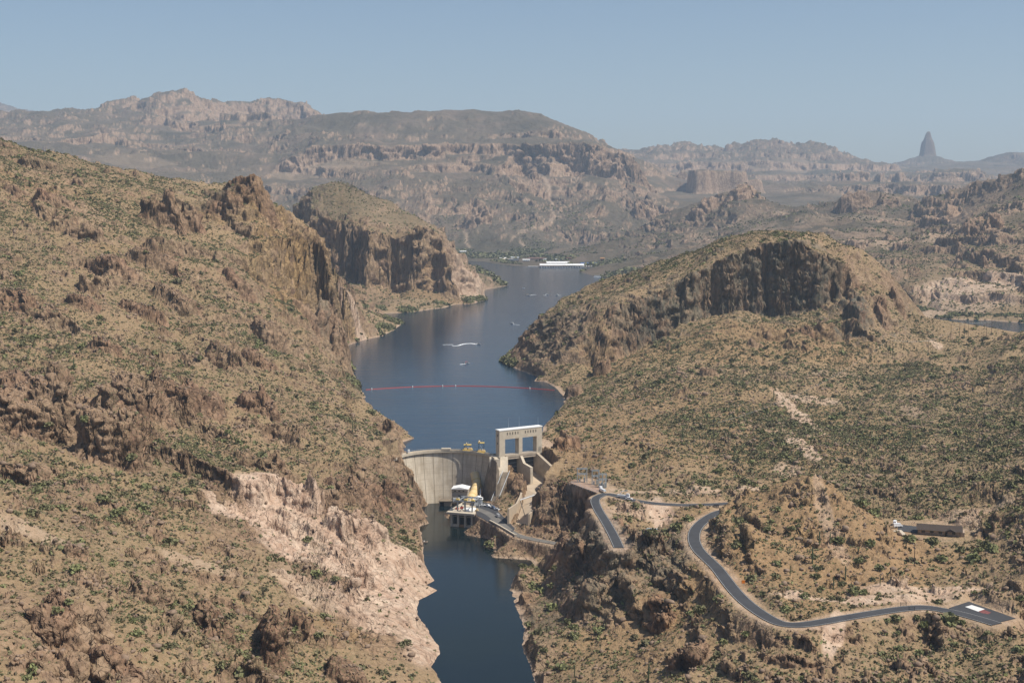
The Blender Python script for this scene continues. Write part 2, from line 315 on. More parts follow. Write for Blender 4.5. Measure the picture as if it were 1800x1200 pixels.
calm = (.35 + .65 * sst(.7, 1.4, blob(760, 200, 7150, 800, 420))) * (.25 + .75 * sst(.7, 1.4, blob(1270, 340, 6500, 420, 900))) * (.35 + .65 * sst(.7, 1.5, blob(1632, 290, 12000, 900, 2600)))
rg3 = fbm(X + fbm(X, Yg, 400, 3, 47) * 160, Yg, 720, 7, 40, .6, True)
Z = Z + (1 - sst(.7, 1.2, blob(1330, 265, 10400, 1300, 800))) * (fbm(X, Yg, 260, 5, 49, .6, True) - .1) * 60
Z = Z + sst(0, 60, Z) * far * ((rg3 - rg3.mean()) * 105) * (.55 + .45 * sst(0, 500, np.abs(Yg - 6200))) * calm
# ledges of tilted strata break out of the slopes: flat on top, steep downhill
def ledge(Hh, tx, ty, nz, wl_, s, wgt, thr0, thr1, mwl):
    global Z
    ph = (Z + X * tx + Yg * ty + fbm(X, Yg, wl_, 3, s, .5) * nz) / Hh; fr = ph - np.floor(ph)
    m = wgt * damp * sst(thr0, thr1, fbm(X, Yg, mwl, 4, s + 7, .55))
    Z = Z + m * Hh * (sst(.3, .5, fr) - fr)
    return m * sst(.24, .34, fr) * (1 - sst(.5, .62, fr))
rgt = sst(-20, 60, X - 0 * Yg) * sst(560, 640, Yg)                                    # the slopes east of the river are smoother
wl1 = near * np.maximum(1 - .78 * rgt, 1 - sst(.8, 1.2, blob(1090, 1020, 720, 80, 70)))
apron = .15 + .85 * sst(.85, 1.25, blob(880, 380, 5250, 1150, 800))
lm = ledge(14, .26, -.10, 13, 70, 170, wl1 * .8, -.10, .22, 95)
lm = np.maximum(lm, ledge(6, .30, .05, 6, 34, 180, wl1 * .45, -.02, .25, 50))
lm = np.maximum(lm, ledge(26, .1, -.03, 30, 160, 190, mid * apron * domeB, -.1, .2, 380))
lm = np.maximum(lm, ledge(70, .05, .02, 90, 500, 200, far * .6 * calm * apron * sst(60, 160, Z), -.05, .35, 1200))
lm = np.maximum(lm, ledge(95, .0, .0, 30, 900, 220, far * .42 * apron * (.35 + .65 * calm) * sst(120, 220, Z) * (1 - sst(430, 560, Z)), -.3, .25, 1500))
# low rock bosses and broken rock
oc = fbm(X + fb * 8, Yg, 30, 5, 50, .62); ocm = sst(.2, .32, oc) * near * damp
Z = Z + ocm * (1.3 + fbm(X, Yg, 9, 3, 60, .6, True) * 1.2)
oc2 = fbm(X, Yg, 160, 5, 55, .6); oc2m = sst(.12, .2, oc2) * apron * mid * damp * domeB
Z = Z + oc2m * (4 + fbm(X, Yg, 40, 3, 61, .6, True) * 3)

# individual rock masses: (px, py, Y, rx, ry, height, rot, edge)
rockm = np.zeros_like(Z)
ROCKS = [(185, 770, 775, 22, 20, 24, 20), (140, 690, 820, 24, 18, 13, 0), (40, 690, 800, 30, 24, 18, 30), (30, 640, 850, 24, 14, 12, 10), (215, 700, 830, 22, 18, 13, 0), (95, 610, 900, 7, 18, 11, 20), (240, 650, 895, 22, 19, 14, -10),
         (318, 795, 800, 3.5, 11, 9, 12), (300, 640, 930, 20, 18, 13, 10), (355, 640, 950, 14, 17, 12, 0), (440, 665, 985, 10, 14, 8, -30), (470, 700, 985, 9, 14, 7, 25), (245, 770, 790, 4, 8, 5, 0),
         (470, 1150, 585, 6, 16, 13, 8), (360, 1130, 570, 8, 11, 8, 0), (520, 1120, 610, 7, 6, 6, 0), (240, 1080, 560, 9, 7, 5, 0), (600, 1175, 590, 10, 8, 5, 0), (120, 1000, 580, 5, 4, 4, 0), (125, 850, 690, 4, 3, 4, 0),
         (390, 620, 1090, 22, 12, 8, -40), (470, 590, 1230, 26, 14, 12, -50), (575, 585, 1470, 10, 30, 20, -12), (600, 615, 1470, 8, 26, 14, -8), (540, 560, 1440, 16, 12, 9, 0), (450, 640, 1120, 20, 12, 8, -40), (250, 560, 1150, 26, 10, 7, -15), (200, 480, 1230, 24, 9, 7, -10), (420, 500, 1330, 18, 10, 8, -30), (100, 350, 1400, 26, 10, 7, 0), (180, 600, 1000, 12, 8, 5, 0), (30, 820, 700, 14, 9, 6, 20), (70, 1110, 490, 9, 7, 5, 0), (180, 1150, 480, 8, 10, 6, 0), (310, 520, 1200, 26, 14, 9, -20), (270, 460, 1280, 30, 10, 9, 0), (280, 385, 1440, 22, 14, 20, 0), (310, 395, 1440, 14, 12, 16, 0), (340, 395, 1450, 12, 10, 15, 0),
         (155, 410, 1310, 22, 9, 9, 0), (80, 290, 1570, 32, 14, 9, 0), (20, 520, 1090, 20, 10, 6, 0), (140, 540, 1110, 16, 8, 5, 0),
         (1000, 780, 1025, 11, 12, 9, 20), (985, 790, 1015, 7, 9, 8, 0), (1010, 690, 1310, 10, 14, 8, 0), (1060, 640, 1400, 12, 14, 12, 0), (1420, 575, 1440, 8, 8, 6, 0),
         (1250, 660, 1260, 8, 6, 5, 0), (1200, 690, 1200, 8, 5, 4, 0), (1330, 610, 1400, 8, 6, 5, 0), (1510, 560, 1520, 10, 20, 13, 0), (1555, 555, 1540, 9, 16, 10, 0), (1580, 530, 1600, 9, 18, 12, 0),
         (1080, 980, 735, 7, 17, 12, 14), (1110, 1000, 715, 5, 15, 13, -8), (1050, 1000, 735, 6, 14, 11, 22), (1150, 985, 720, 10, 8, 8, 0), (1010, 1010, 760, 6, 16, 9, 10), (1075, 955, 770, 9, 7, 8, 0), (1040, 1060, 690, 7, 9, 7, 0), (1170, 1060, 650, 6, 9, 7, 0),
         (1088, 968, 742, 9, 6, 9, 0), (1064, 962, 752, 6, 6, 7, 0), (428, 352, 1545, 26, 18, 4, 0), (465, 375, 1545, 18, 18, 6, 20), (395, 372, 1530, 24, 14, 6, 0), (1225, 1160, 585, 9, 9, 6, 0), (990, 985, 800, 8, 8, 6, 0), (960, 890, 900, 8, 8, 5, 0), (1000, 870, 890, 7, 7, 5, 0),
         (620, 880, 900, 22, 14, 8, 30), (520, 885, 810, 14, 8, 9, -20), (560, 905, 815, 12, 10, 10, 0), (590, 930, 790, 9, 9, 9, 0), (610, 925, 800, 7, 6, 5, 0), (650, 940, 820, 9, 8, 5, 0), (690, 880, 930, 10, 8, 6, 0), (650, 960, 790, 8, 7, 4, 0),
         (835, 385, 5200, 60, 40, 50, 0), (1135, 370, 5300, 60, 50, 40, 0), (1500, 345, 4180, 60, 40, 35, 0), (1560, 345, 4150, 40, 40, 25, 0), (1650, 395, 3700, 60, 40, 30, 0), (1720, 420, 3000, 50, 30, 24, 0), (1230, 365, 4450, 50, 40, 30, 0), (1300, 355, 4450, 50, 40, 25, 0)]
for (px, py, Y, rx, ry, h, rot) in ROCKS:
    x0 = (px - 900) / F * Y; R = max(rx, ry) * 1.7
    j0, j1 = np.searchsorted(ys, [Y - R, Y + R]); i0, i1 = np.searchsorted(us, [(x0 - R) / Y, (x0 + R) / Y])
    sl = (slice(max(j0, 0), j1), slice(max(i0, 0), i1)); r = math.radians(rot)
    dx, dy = X[sl] - x0, Yg[sl] - Y
    wob = 1 + .35 * fbm(X[sl], Yg[sl], max(rx, ry) * .9, 3, 80)
    d = np.sqrt(((dx * math.cos(r) + dy * math.sin(r)) / rx) ** 2 + ((-dx * math.sin(r) + dy * math.cos(r)) / ry) ** 2) * wob
    k = 1 - sst(.72, 1.02, d)
    Z[sl] += k * h * (.75 + .3 * (1 - np.clip(d, 0, 1) ** 2) + .22 * fbm(X[sl], Yg[sl], max(3, rx * .5), 4, 83, .55, True))
    rockm[sl] = np.maximum(rockm[sl], 1 - sst(.95, 1.2, d))
region0 = np.maximum.reduce([1 - sst(.7, 1.15, blob(*q)) for q in ((910, 1060, 760, 16, 90), (930, 1160, 650, 18, 60), (520, 960, 760, 55, 50), (640, 1040, 720, 50, 60), (700, 1100, 680, 40, 60), (690, 880, 930, 30, 60), (950, 880, 900, 30, 60), (860, 950, 885, 25, 30), (905, 960, 865, 25, 30), (880, 860, 970, 20, 30), (1080, 1010, 720, 75, 60), (960, 600, 1560, 80, 100))])
def cells(x, y, size, s):
    """one random value per irregular cell"""
    x = x / size; y = y / size; xi = np.floor(x).astype(np.int32); yi = np.floor(y).astype(np.int32); xf = x - xi; yf = y - yi
    best = np.full(x.shape, 9, np.float32); val = np.zeros(x.shape, np.float32)
    for dx_ in (-1, 0, 1):
        for dy_ in (-1, 0, 1):
            h = P[P[(xi + dx_ + s) & 255] + ((yi + dy_ + s * 3) & 255)]; h2 = P[h + 57]
            d_ = (dx_ + h / 255.0 - xf) ** 2 + (dy_ + h2 / 255.0 - yf) ** 2; m_ = d_ < best
            best = np.where(m_, d_, best); val = np.where(m_, P[h + 91] / 127.5 - 1, val)
    return val
# broken faces where rock is bare
sl_ = np.hypot(np.gradient(Z, axis=0) / np.gradient(Yg, axis=0), np.gradient(Z, axis=1) / np.gradient(X, axis=1))
bare = np.clip(sst(.7, 1.2, sl_) + rockm + lm, 0, 1)
Z = Z + bare * near * damp * (fbm(X + Z * .5, Yg, 13, 4, 210, .6, True) * 1.5 + fbm(X, Yg, 4.2, 2, 215) * .7)
nn = Yg[:, 0] < 2000; J = int(nn.sum())
bw2 = np.clip(bare + region0 * .8, 0, 1)
zz = Z[:J]; wv = fbm(X[:J], Yg[:J], 16, 3, 230) * 5
Z[:J] += (near * damp * (.10 + bw2))[:J] * (cells(X[:J] + zz * .35 + wv, Yg[:J] * .8 + zz * .5 - wv, 9.5, 3) * 1.5 + cells(X[:J] + zz * .3 + wv, Yg[:J] + zz * .3, 4.0, 9) * .75)
Z[J:] += (bare * (mid * 3.5 + far * 9) * sst(0, 30, Z))[J:] * cells(X[J:] + Z[J:] * .4, Yg[J:] * .8 + Z[J:] * .5, 32, 5)
Z = Z + bare * (mid + far) * sst(0, 20, Z) * fbm(X + Z * .5, Yg, 34, 4, 212, .62, True) * (3 * mid + 9 * far)
# the big butte and the needle far right
for (px, Y, rx, ry, top, base) in ((1262, 6900, 150, 120, 301, 336), (1228, 6850, 52, 130, 299, 338), (1305, 6900, 110, 80, 316, 336)):
    d = np.sqrt((((X - c(px, 300, Y)[0]) / rx) ** 4 + ((Yg - Y) / ry) ** 4)) ** .5 * (1 + .25 * fbm(X, Yg, 160, 4, 90))
    zb_, zt_ = c(px, base, Y)[2], c(px, top, Y)[2]
    Z = np.maximum(Z, np.where(d < 1.06, zb_ + (zt_ - zb_) * (1 - sst(.82, 1.05, d)) + 8 * fbm(X, Yg, 120, 3, 93), zb_ + 10 - 190 * (d - 1)))
nx0, ny0, nzt = c(1632, 230, 13000); nb = c(1632, 279, 13000)[2]
d = np.sqrt(((X - nx0) / 84) ** 2 + ((Yg - ny0) / 60) ** 2) * (1 + .42 * fbm(X, Yg, 70, 4, 92, .65))
Z = np.maximum(Z, np.maximum(nb + 34 - 27 * np.clip(d - .7, 0, 99), np.where(d < 1.25, nb + (nzt - nb) * (.62 * (1 - sst(.62, 1.0, d)) + .38 * (1 - sst(.15, .62, d)) + .0) * 1.0, -999)))

# ------------------------------------------------------------------ roads and pads cut into the terrain
ROADS = {
 'service_road': (4.0, [c(1180, 884, 828), c(1260, 883, 830), c(1330, 884, 832), c(1370, 885, 835)]),
}
HAIR = [(1375, 886), (1330, 883), (1290, 884), (1250, 886), (1200, 887), (1150, 884), (1110, 878), (1085, 871), (1066, 868), (1052, 872), (1046, 880), (1052, 896), (1064, 915), (1078, 940), (1088, 962)]
MAIN = [(1275, 897), (1258, 902), (1238, 914), (1223, 930), (1220, 948), (1228, 966), (1246, 984), (1262, 1000), (1285, 1030), (1305, 1052), (1330, 1072), (1360, 1090), (1385, 1097), (1420, 1096), (1480, 1086), (1540, 1076), (1590, 1069), (1625, 1067), (1660, 1072), (1700, 1081), (1735, 1091), (1752, 1096.5)]
LOW = [(835, 893), (860, 903), (885, 924), (905, 938), (935, 946), (970, 952), (1000, 958), (1016, 964), (1030, 976)]
def smooth_path(p, n=6):
    p = [np.array(q, float) for q in p]; out = []
    for i in range(len(p) - 1):
        a_, b_, c_, d_ = p[max(i - 1, 0)], p[i], p[i + 1], p[min(i + 2, len(p) - 1)]
        for k in range(n):
            t = k / n
            out.append(.5 * ((2 * b_) + (-a_ + c_) * t + (2 * a_ - 5 * b_ + 4 * c_ - d_) * t * t + (-a_ + 3 * b_ - 3 * c_ + d_) * t ** 3))
    out.append(p[-1]); return np.array(out)
RZ_HAIR, RZ_MAIN, RZ_LOW = 7.0, 7.0, -25.0
hair = smooth_path([g(*q, RZ_HAIR) for q in HAIR]); mainr = smooth_path([g(*q, RZ_MAIN) for q in MAIN]); low = smooth_path([g(*q, RZ_LOW) for q in LOW])
low[:, 2] = np.interp(np.arange(len(low)), [0, 14, len(low) - 1], [-25, -25, -26])
cutm = np.zeros_like(Z)
def carve(path, hw, sh, blend=0):
    """flatten the ground along a path: hw half width incl. shoulder, sh width of the cut or fill slope"""
    global Z
    R = hw + sh; P_ = path
    lo, hi = P_.min(0) - R, P_.max(0) + R
    j0, j1 = np.searchsorted(ys, [lo[1], hi[1]]); i0, i1 = 0, NU
    sl = (slice(j0, j1), slice(i0, i1)); x, y = X[sl], Yg[sl]
    D = np.full(x.shape, 1e9, np.float32); H = np.zeros(x.shape, np.float32)
    for a_, b_ in zip(P_[:-1], P_[1:]):
        l2 = np.array([min(a_[0], b_[0]) - R, max(a_[0], b_[0]) + R]); m2 = [min(a_[1], b_[1]) - R, max(a_[1], b_[1]) + R]
        jj = np.searchsorted(ys[j0:j1], m2); yb = ys[j0:j1][min(jj[0], j1 - j0 - 1)]
        ii = np.searchsorted(us, [min(l2[0] / m2[0], l2[0] / m2[1]), max(l2[1] / m2[0], l2[1] / m2[1])])
        s2 = (slice(jj[0], jj[1]), slice(ii[0], ii[1])); xx, yv = x[s2], y[s2]
        if xx.size == 0: continue
        d_ = b_ - a_; L = d_[0] ** 2 + d_[1] ** 2 + 1e-9
        t = np.clip(((xx - a_[0]) * d_[0] + (yv - a_[1]) * d_[1]) / L, 0, 1)
        dd = np.hypot(xx - a_[0] - t * d_[0], yv - a_[1] - t * d_[1]); m = dd < D[s2]
        D[s2] = np.where(m, dd, D[s2]); H[s2] = np.where(m, a_[2] + t * d_[2], H[s2])
    k = 1 - sst(hw, R, D)
    Z[sl] = Z[sl] * (1 - k) + (H - .25) * k
    cutm[sl] = np.maximum(cutm[sl], (1 - sst(hw - .5, hw + sh * .45, D)))
def pad(poly, z, sh):
    """flatten a convex polygon pad"""
    global Z
    P_ = np.array([q[:2] for q in poly]); cx = P_.mean(0); R = sh
    j0, j1 = np.searchsorted(ys, [P_[:, 1].min() - R, P_[:, 1].max() + R]); sl = (slice(j0, j1), slice(0, NU))
    x, y = X[sl], Yg[sl]; D = np.full(x.shape, -1e9, np.float32)
    for i in range(len(P_)):
        a_, b_ = P_[i], P_[(i + 1) % len(P_)]; n = np.array([b_[1] - a_[1], a_[0] - b_[0]]); n = n / np.hypot(*n)
        if np.dot(cx - a_, n) > 0: n = -n
        D = np.maximum(D, (x - a_[0]) * n[0] + (y - a_[1]) * n[1])
    k = 1 - sst(0.5, sh, D)
    Z[sl] = Z[sl] * (1 - k) + (z - .25) * k
    cutm[sl] = np.maximum(cutm[sl], (1 - sst(0, sh * .8, D)) * (1 if z < 10 else .45))
PADH = [g(1665, 1066, 7), g(1705, 1056, 7), g(1792, 1086, 7), g(1745, 1096, 7)]
PADS = [g(1000, 846, 7), g(1040, 838, 7), g(1085, 858, 7), g(1062, 868, 7)]
PADY = [g(1565, 915, 12), g(1640, 912, 12), g(1715, 935, 12), g(1700, 952, 12), g(1575, 948, 12)]
PADP = [g(836, 880, -25), g(862, 884, -25), g(905, 928, -25), g(900, 936, -25), g(858, 916, -25), g(838, 905, -25)]
carve(hair, 4.9, 8); carve(mainr, 5.4, 8); carve(low, 4.6, 3)
pad(PADH, 7, 7); pad(PADS, 7, 5); pad(PADY, 12, 5); pad(PADP, -25, 2.5)
# keep ground out of the concrete works
def press(poly, z):
    global Z
    P_ = np.array([q[:2] for q in poly]); cx = P_.mean(0)
    j0, j1 = np.searchsorted(ys, [P_[:, 1].min(), P_[:, 1].max()]); sl = (slice(j0, j1), slice(0, NU))
    x, y = X[sl], Yg[sl]; D = np.full(x.shape, -1e9, np.float32)
    for i in range(len(P_)):
        a_, b_ = P_[i], P_[(i + 1) % len(P_)]; n = np.array([b_[1] - a_[1], a_[0] - b_[0]]); n = n / np.hypot(*n)
        if np.dot(cx - a_, n) > 0: n = -n
        D = np.maximum(D, (x - a_[0]) * n[0] + (y - a_[1]) * n[1])
    Z[sl] = np.where(D < 0, np.minimum(Z[sl], z), Z[sl])
press([(-100, 1018), (-92, 975), (-50, 1002), (-16, 975), (-8, 985), (-8, 1016)], -41)
CHUTE = [(-2, 992), (24, 1012), (36, 980), (22, 922), (12, 893), (-3, 905), (6, 962)]
press([(-7, 1014), (20, 1018), (34, 985), (20, 960), (8, 966)], -21)
press([(20, 985), (24, 955), (17, 915), (11, 880), (-3, 893), (6, 940), (8, 966)], -28.5)
press([g(833, 880, -25)[:2], g(790, 880, -25)[:2], g(785, 905, -25)[:2], (-46, 922), (-26, 918), (-26, 945)], -44)

# ------------------------------------------------------------------ surface masks
dZy = np.gradient(Z, axis=0) / np.gradient(Yg, axis=0)
dZx = np.gradient(Z, axis=1) / np.gradient(X, axis=1)
slope = np.sqrt(dZx ** 2 + dZy ** 2)
mn = fbm(X, Yg, 30, 4, 100) * near + fbm(X, Yg, 120, 4, 101) * (1 - near)
lefty = near * (X < -40) * sst(.0, .3, fbm(X + Yg * .3, Yg, 75, 5, 250, .6))
rock = np.clip(region0 * .75 + lefty * .6 + sst(.75, 1.25, slope + mn * .5) + rockm + ocm * .7 + oc2m * .6 + lm, 0, 1)
def region(lst):
    out = np.zeros_like(Z)
    w_ = fbm(X, Yg, 40, 4, 110) * near + fbm(X, Yg, 200, 4, 111) * (1 - near)
    for (px, py, Y, rx, ry, rot, k) in lst:
        out = np.maximum(out, k * (1 - sst(.75, 1.1, blob(px, py, Y, rx, ry, rot) + w_ * .7)))
    return out
pale = region([(520, 950, 770, 46, 46, 0, 1), (430, 935, 765, 34, 34, 0, 1), (600, 1000, 745, 40, 38, 0, 1), (690, 1080, 700, 34, 40, 0, .8), (650, 1045, 725, 38, 38, 0, 1), (480, 890, 800, 24, 20, 0, 1), (640, 960, 790, 40, 24, 0, .9), (735, 1020, 790, 20, 36, 0, .8), (590, 1060, 680, 30, 20, 0, .6), (330, 985, 640, 20, 10, 0, .35), (50, 930, 600, 20, 9, 0, .4), (750, 1130, 660, 16, 26, 0, .9),
               (835, 515, 2570, 40, 50, 0, .7), (650, 597, 1850, 50, 18, 0, .9), (1160, 905, 800, 8, 22, 0, .9), (1120, 900, 800, 20, 14, 0, .5), (1402, 720, 1120, 9, 100, 0, .8), (1425, 690, 1190, 28, 26, 0, .65), (1408, 790, 960, 6, 60, 0, .8), (1385, 830, 890, 9, 30, 0, .55), (1350, 760, 1040, 12, 50, 30, .3), (1300, 862, 850, 60, 8, 0, .6), (1200, 870, 850, 60, 7, 0, .5), (1465, 1120, 575, 4, 22, -20, .9), (1540, 1060, 615, 60, 7, 0, .8), (1650, 1045, 625, 40, 10, 0, .8), (1455, 930, 712, 5, 62, -4, .4), (1700, 900, 740, 30, 14, 0, .5), (1480, 665, 1300, 30, 12, 0, .3), (1640, 610, 1500, 8, 26, 0, .7), (1610, 725, 1120, 8, 40, 0, .5), (1730, 905, 735, 16, 8, 0, .5),
               (1680, 535, 2260, 130, 60, 0, .5), (1500, 400, 3900, 160, 120, 0, .5), (1620, 440, 3100, 200, 60, 0, .55), (1720, 510, 2350, 120, 60, 0, .75), (1390, 380, 4100, 60, 60, 0, .7), (1300, 395, 4100, 200, 60, 0, .35), (580, 280, 6200, 250, 120, 0, .5), (1250, 310, 7850, 200, 150, 0, .5), (1440, 290, 9500, 400, 300, 0, .4), (310, 200, 8000, 120, 200, 0, .25), (230, 290, 6300, 200, 150, 0, .4), (1440, 310, 4050, 1, 1, 0, 0)])
for tr_l in ([(965, 348), (971, 358), (968, 368), (974, 378), (969, 388), (958, 393)], [(915, 427), (922, 433), (930, 440), (934, 447)], [(898, 424), (908, 412), (930, 403), (955, 397)], [(1020, 427), (1040, 422), (1056, 418), (1064, 412)], [(958, 320), (966, 330), (962, 338)], [(815, 408), (822, 416), (818, 426), (826, 434)], [(980, 305), (1010, 312), (1040, 330)]):
    for (px, py), (qx, qy) in zip(tr_l[:-1], tr_l[1:]):
        for t_ in np.linspace(0, 1, 7):
            u_ = (px + (qx - px) * t_ - 900) / F; iy = int(round((u_ + UMAX) / (2 * UMAX) * (NU - 1))); pyy = py + (qy - py) * t_
            el_ = (Z[:, iy] - CAMZ) / ys; tgt = math.tan(math.atan((600 - pyy) / F) - TH); jj = np.nonzero((el_ > tgt) & (ys > 4200))[0]
            if len(jj):
                j_ = jj[0]; s_ = (slice(max(0, j_ - 4), j_ + 5), slice(iy - 3, iy + 4)); pale[s_] = np.maximum(pale[s_], .9 * np.exp(-(((X[s_] - us[iy] * ys[j_]) / 5.5) ** 2 + ((Yg[s_] - ys[j_]) / 22) ** 2)))
pale = np.maximum(pale, cutm * (.42 + .5 * fbm(X, Yg, 14, 3, 240)))
pale = np.maximum(pale, np.where((Yg < 3200), (1 - sst(.3, 1.5, Z - lvl)) * .6, 0))
dark = region([(1632, 260, 13000, 120, 200, 0, 1), (1300, 480, 1540, 210, 70, -10, 1), (1150, 570, 1490, 70, 50, -20, .7), (1090, 1010, 720, 62, 60, 0, .85), (560, 600, 1480, 26, 40, 0, .8), (1000, 600, 1520, 60, 90, 0, .6), (1280, 560, 1450, 300, 60, 0, .15), (350, 370, 1550, 40, 30, 0, .6), (545, 372, 2700, 60, 30, 0, .5), (1550, 345, 4180, 200, 120, 0, .5), (618, 440, 2510, 28, 50, 0, .5)])
ochre = region([(500, 480, 1480, 44, 100, 0, 1), (590, 520, 1740, 50, 90, 0, .5), (720, 470, 2510, 150, 60, 0, .8), (430, 350, 1540, 60, 50, 0, .6), (640, 440, 2500, 160, 70, 0, .4), (570, 460, 1650, 60, 100, 0, .45), (1390, 960, 700, 90, 100, 0, .8), (1250, 750, 1060, 170, 180, 0, .55), (1300, 610, 1420, 180, 80, 0, .6), (1200, 1080, 650, 70, 60, 0, .5), (600, 500, 1800, 60, 90, 0, .8), (580, 1110, 640, 22, 10, 0, .7), (1000, 300, 6150, 700, 150, 0, .25), (1400, 410, 1700, 40, 60, 0, .4), (40, 310, 1480, 90, 30, 0, .4), (180, 420, 1290, 16, 10, 0, .6)])
gshade = fbm(X, Yg, 90, 5, 120) * near + fbm(X, Yg, 600, 5, 121) * (1 - near)
green = np.clip(.35 + gshade * .9 + region([(1700, 780, 960, 230, 280, 0, .75), (1560, 760, 1040, 150, 190, 0, .6), (1000, 480, 3500, 500, 150, 0, .5), (100, 280, 1650, 260, 120, 0, .6), (150, 500, 1150, 330, 330, 0, .22), (250, 900, 700, 170, 200, 0, .15), (300, 330, 1700, 200, 160, 0, .45), (60, 450, 1250, 120, 90, 0, .2), (1300, 450, 1700, 300, 80, 0, .35), (650, 350, 2760, 200, 100, 0, .3), (950, 420, 4900, 900, 400, 0, .3), (1650, 330, 8500, 900, 900, 0, .5), (830, 455, 4750, 250, 200, 0, .5)]) - rock * .3 - pale * .5 - region([(1390, 960, 700, 60, 75, 20, .55), (1250, 780, 1000, 110, 90, 0, .2)]), 0, 1)

# ------------------------------------------------------------------ materials
def mat(name, col=(.5, .5, .5), rough=.8, metal=0.0, noise=0.0, scale=4.0, bump=0.0, col2=None, emit=None):
    m = bpy.data.materials.new(name); m.use_nodes = True; nt = m.node_tree; b = nt.nodes['Principled BSDF']
    b.inputs['Base Color'].default_value = (*col, 1); b.inputs['Roughness'].default_value = rough; b.inputs['Metallic'].default_value = metal
    if noise or col2 or bump:
        tc = nt.nodes.new('ShaderNodeTexCoord'); n = nt.nodes.new('ShaderNodeTexNoise'); n.inputs['Scale'].default_value = scale; n.inputs['Detail'].default_value = 5; n.inputs['Roughness'].default_value = .65
        nt.links.new(tc.outputs['Object'], n.inputs['Vector'])
        r = nt.nodes.new('ShaderNodeValToRGB'); r.color_ramp.elements[0].position = .3; r.color_ramp.elements[1].position = .7
        c2 = col2 or tuple(min(1, x * (1 + noise)) for x in col); c1 = tuple(x * (1 - noise) for x in col) if not col2 else col
        r.color_ramp.elements[0].color = (*c1, 1); r.color_ramp.elements[1].color = (*c2, 1)
        nt.links.new(n.outputs['Fac'], r.inputs[0]); nt.links.new(r.outputs[0], b.inputs['Base Color'])
        if bump:
            bp = nt.nodes.new('ShaderNodeBump'); bp.inputs['Strength'].default_value = bump; bp.inputs['Distance'].default_value = .3
            nt.links.new(n.outputs['Fac'], bp.inputs['Height']); nt.links.new(bp.outputs[0], b.inputs['Normal'])
    return m

class NT:
    def __init__(s, m): s.t = m.node_tree; s.n = s.t.nodes; s.l = s.t.links
    def link(s, a_, b_): s.l.new(a_, b_)
    def attr(s, name):
        n = s.n.new('ShaderNodeAttribute'); n.attribute_name = name; return n.outputs['Fac']
    def noise(s, vec, scale, detail=5, rough=.6, dist=0):
        n = s.n.new('ShaderNodeTexNoise'); n.inputs['Scale'].default_value = scale; n.inputs['Detail'].default_value = detail
        n.inputs['Roughness'].default_value = rough; n.inputs['Distortion'].default_value = dist; s.link(vec, n.inputs['Vector']); return n.outputs['Fac']
    def ramp(s, f, stops):
        r = s.n.new('ShaderNodeValToRGB'); el = r.color_ramp.elements
        while len(el) < len(stops): el.new(.5)
        for e_, (p, col) in zip(el, stops):
            e_.position = p; e_.color = (*col, 1) if len(col) == 3 else col
        s.link(f, r.inputs[0]); return r.outputs[0]
    def mix(s, f, a_, b_):
        n = s.n.new('ShaderNodeMix'); n.data_type = 'RGBA'
        for i, v in ((0, f), (6, a_), (7, b_)):
            if isinstance(v, (int, float)): n.inputs[i].default_value = v
            elif isinstance(v, tuple): n.inputs[i].default_value = (*v, 1)
            else: s.link(v, n.inputs[i])
        return n.outputs[2]
    def math(s, op, a_, b_=0.0, clamp=False):
        n = s.n.new('ShaderNodeMath'); n.operation = op; n.use_clamp = clamp
        for i, v in ((0, a_), (1, b_)):
            if isinstance(v, (int, float)): n.inputs[i].default_value = v
            else: s.link(v, n.inputs[i])
        return n.outputs[0]
    def mapping(s, vec, sc):
        n = s.n.new('ShaderNodeMapping'); n.inputs['Scale'].default_value = sc; s.link(vec, n.inputs['Vector']); return n.outputs[0]

tm = bpy.data.materials.new('desert_ground'); tm.use_nodes = True
N = NT(tm); B = N.n['Principled BSDF']; B.inputs['Roughness'].default_value = .95; B.inputs['Specular IOR Level'].default_value = .15
pos = N.n.new('ShaderNodeNewGeometry').outputs['Position']
rk, pl, dk, oc_, gr, fr_ = (N.attr(k) for k in ('rock', 'pale', 'dark', 'ochre', 'green', 'far'))
n_s = N.noise(pos, .35, 6, .7); n_m = N.noise(pos, .06, 6, .65); n_l = N.noise(pos, .012, 6, .65); n_f = N.noise(pos, .004, 8, .7)
vst = N.noise(N.mapping(pos, (.22, .22, .03)), 1.0, 5, .65, .4)          # upright streaks on cliffs
hst = N.noise(N.mapping(pos, (.006, .006, .07)), 1.0, 6, .6, .3)         # bedding
soil = N.ramp(n_s, [(.3, (.22, .150, .084)), (.5, (.315, .218, .126)), (.72, (.41, .30, .184))])
soil = N.mix(N.math('MULTIPLY', n_l, .6), soil, (.285, .20, .12))
soil = N.mix(N.math('MULTIPLY', oc_, .8), soil, N.ramp(n_s, [(.3, (.26, .155, .078)), (.7, (.40, .255, .135))]))
rockc = N.ramp(vst, [(.30, (.085, .060, .044)), (.42, (.20, .128, .084)), (.56, (.33, .225, .142)), (.70, (.45, .33, .22))])
rockh = N.ramp(hst, [(.3, (.17, .105, .075)), (.5, (.31, .19, .122)), (.7, (.42, .285, .185))])
rockc = N.mix(.4, rockc, rockh)
rockc = N.mix(N.math('MULTIPLY', N.ramp(n_m, [(.5, (0, 0, 0)), (.62, (1, 1, 1))]), .45), rockc, (.23, .175, .10))
rockc = N.mix(N.math('MULTIPLY', oc_, N.ramp(n_m, [(.35, (0, 0, 0)), (.5, (1, 1, 1))])), rockc, N.ramp(vst, [(.35, (.17, .105, .05)), (.65, (.42, .28, .135))]))
crk = N.n.new('ShaderNodeTexVoronoi'); crk.feature = 'DISTANCE_TO_EDGE'; crk.inputs['Scale'].default_value = 1.0
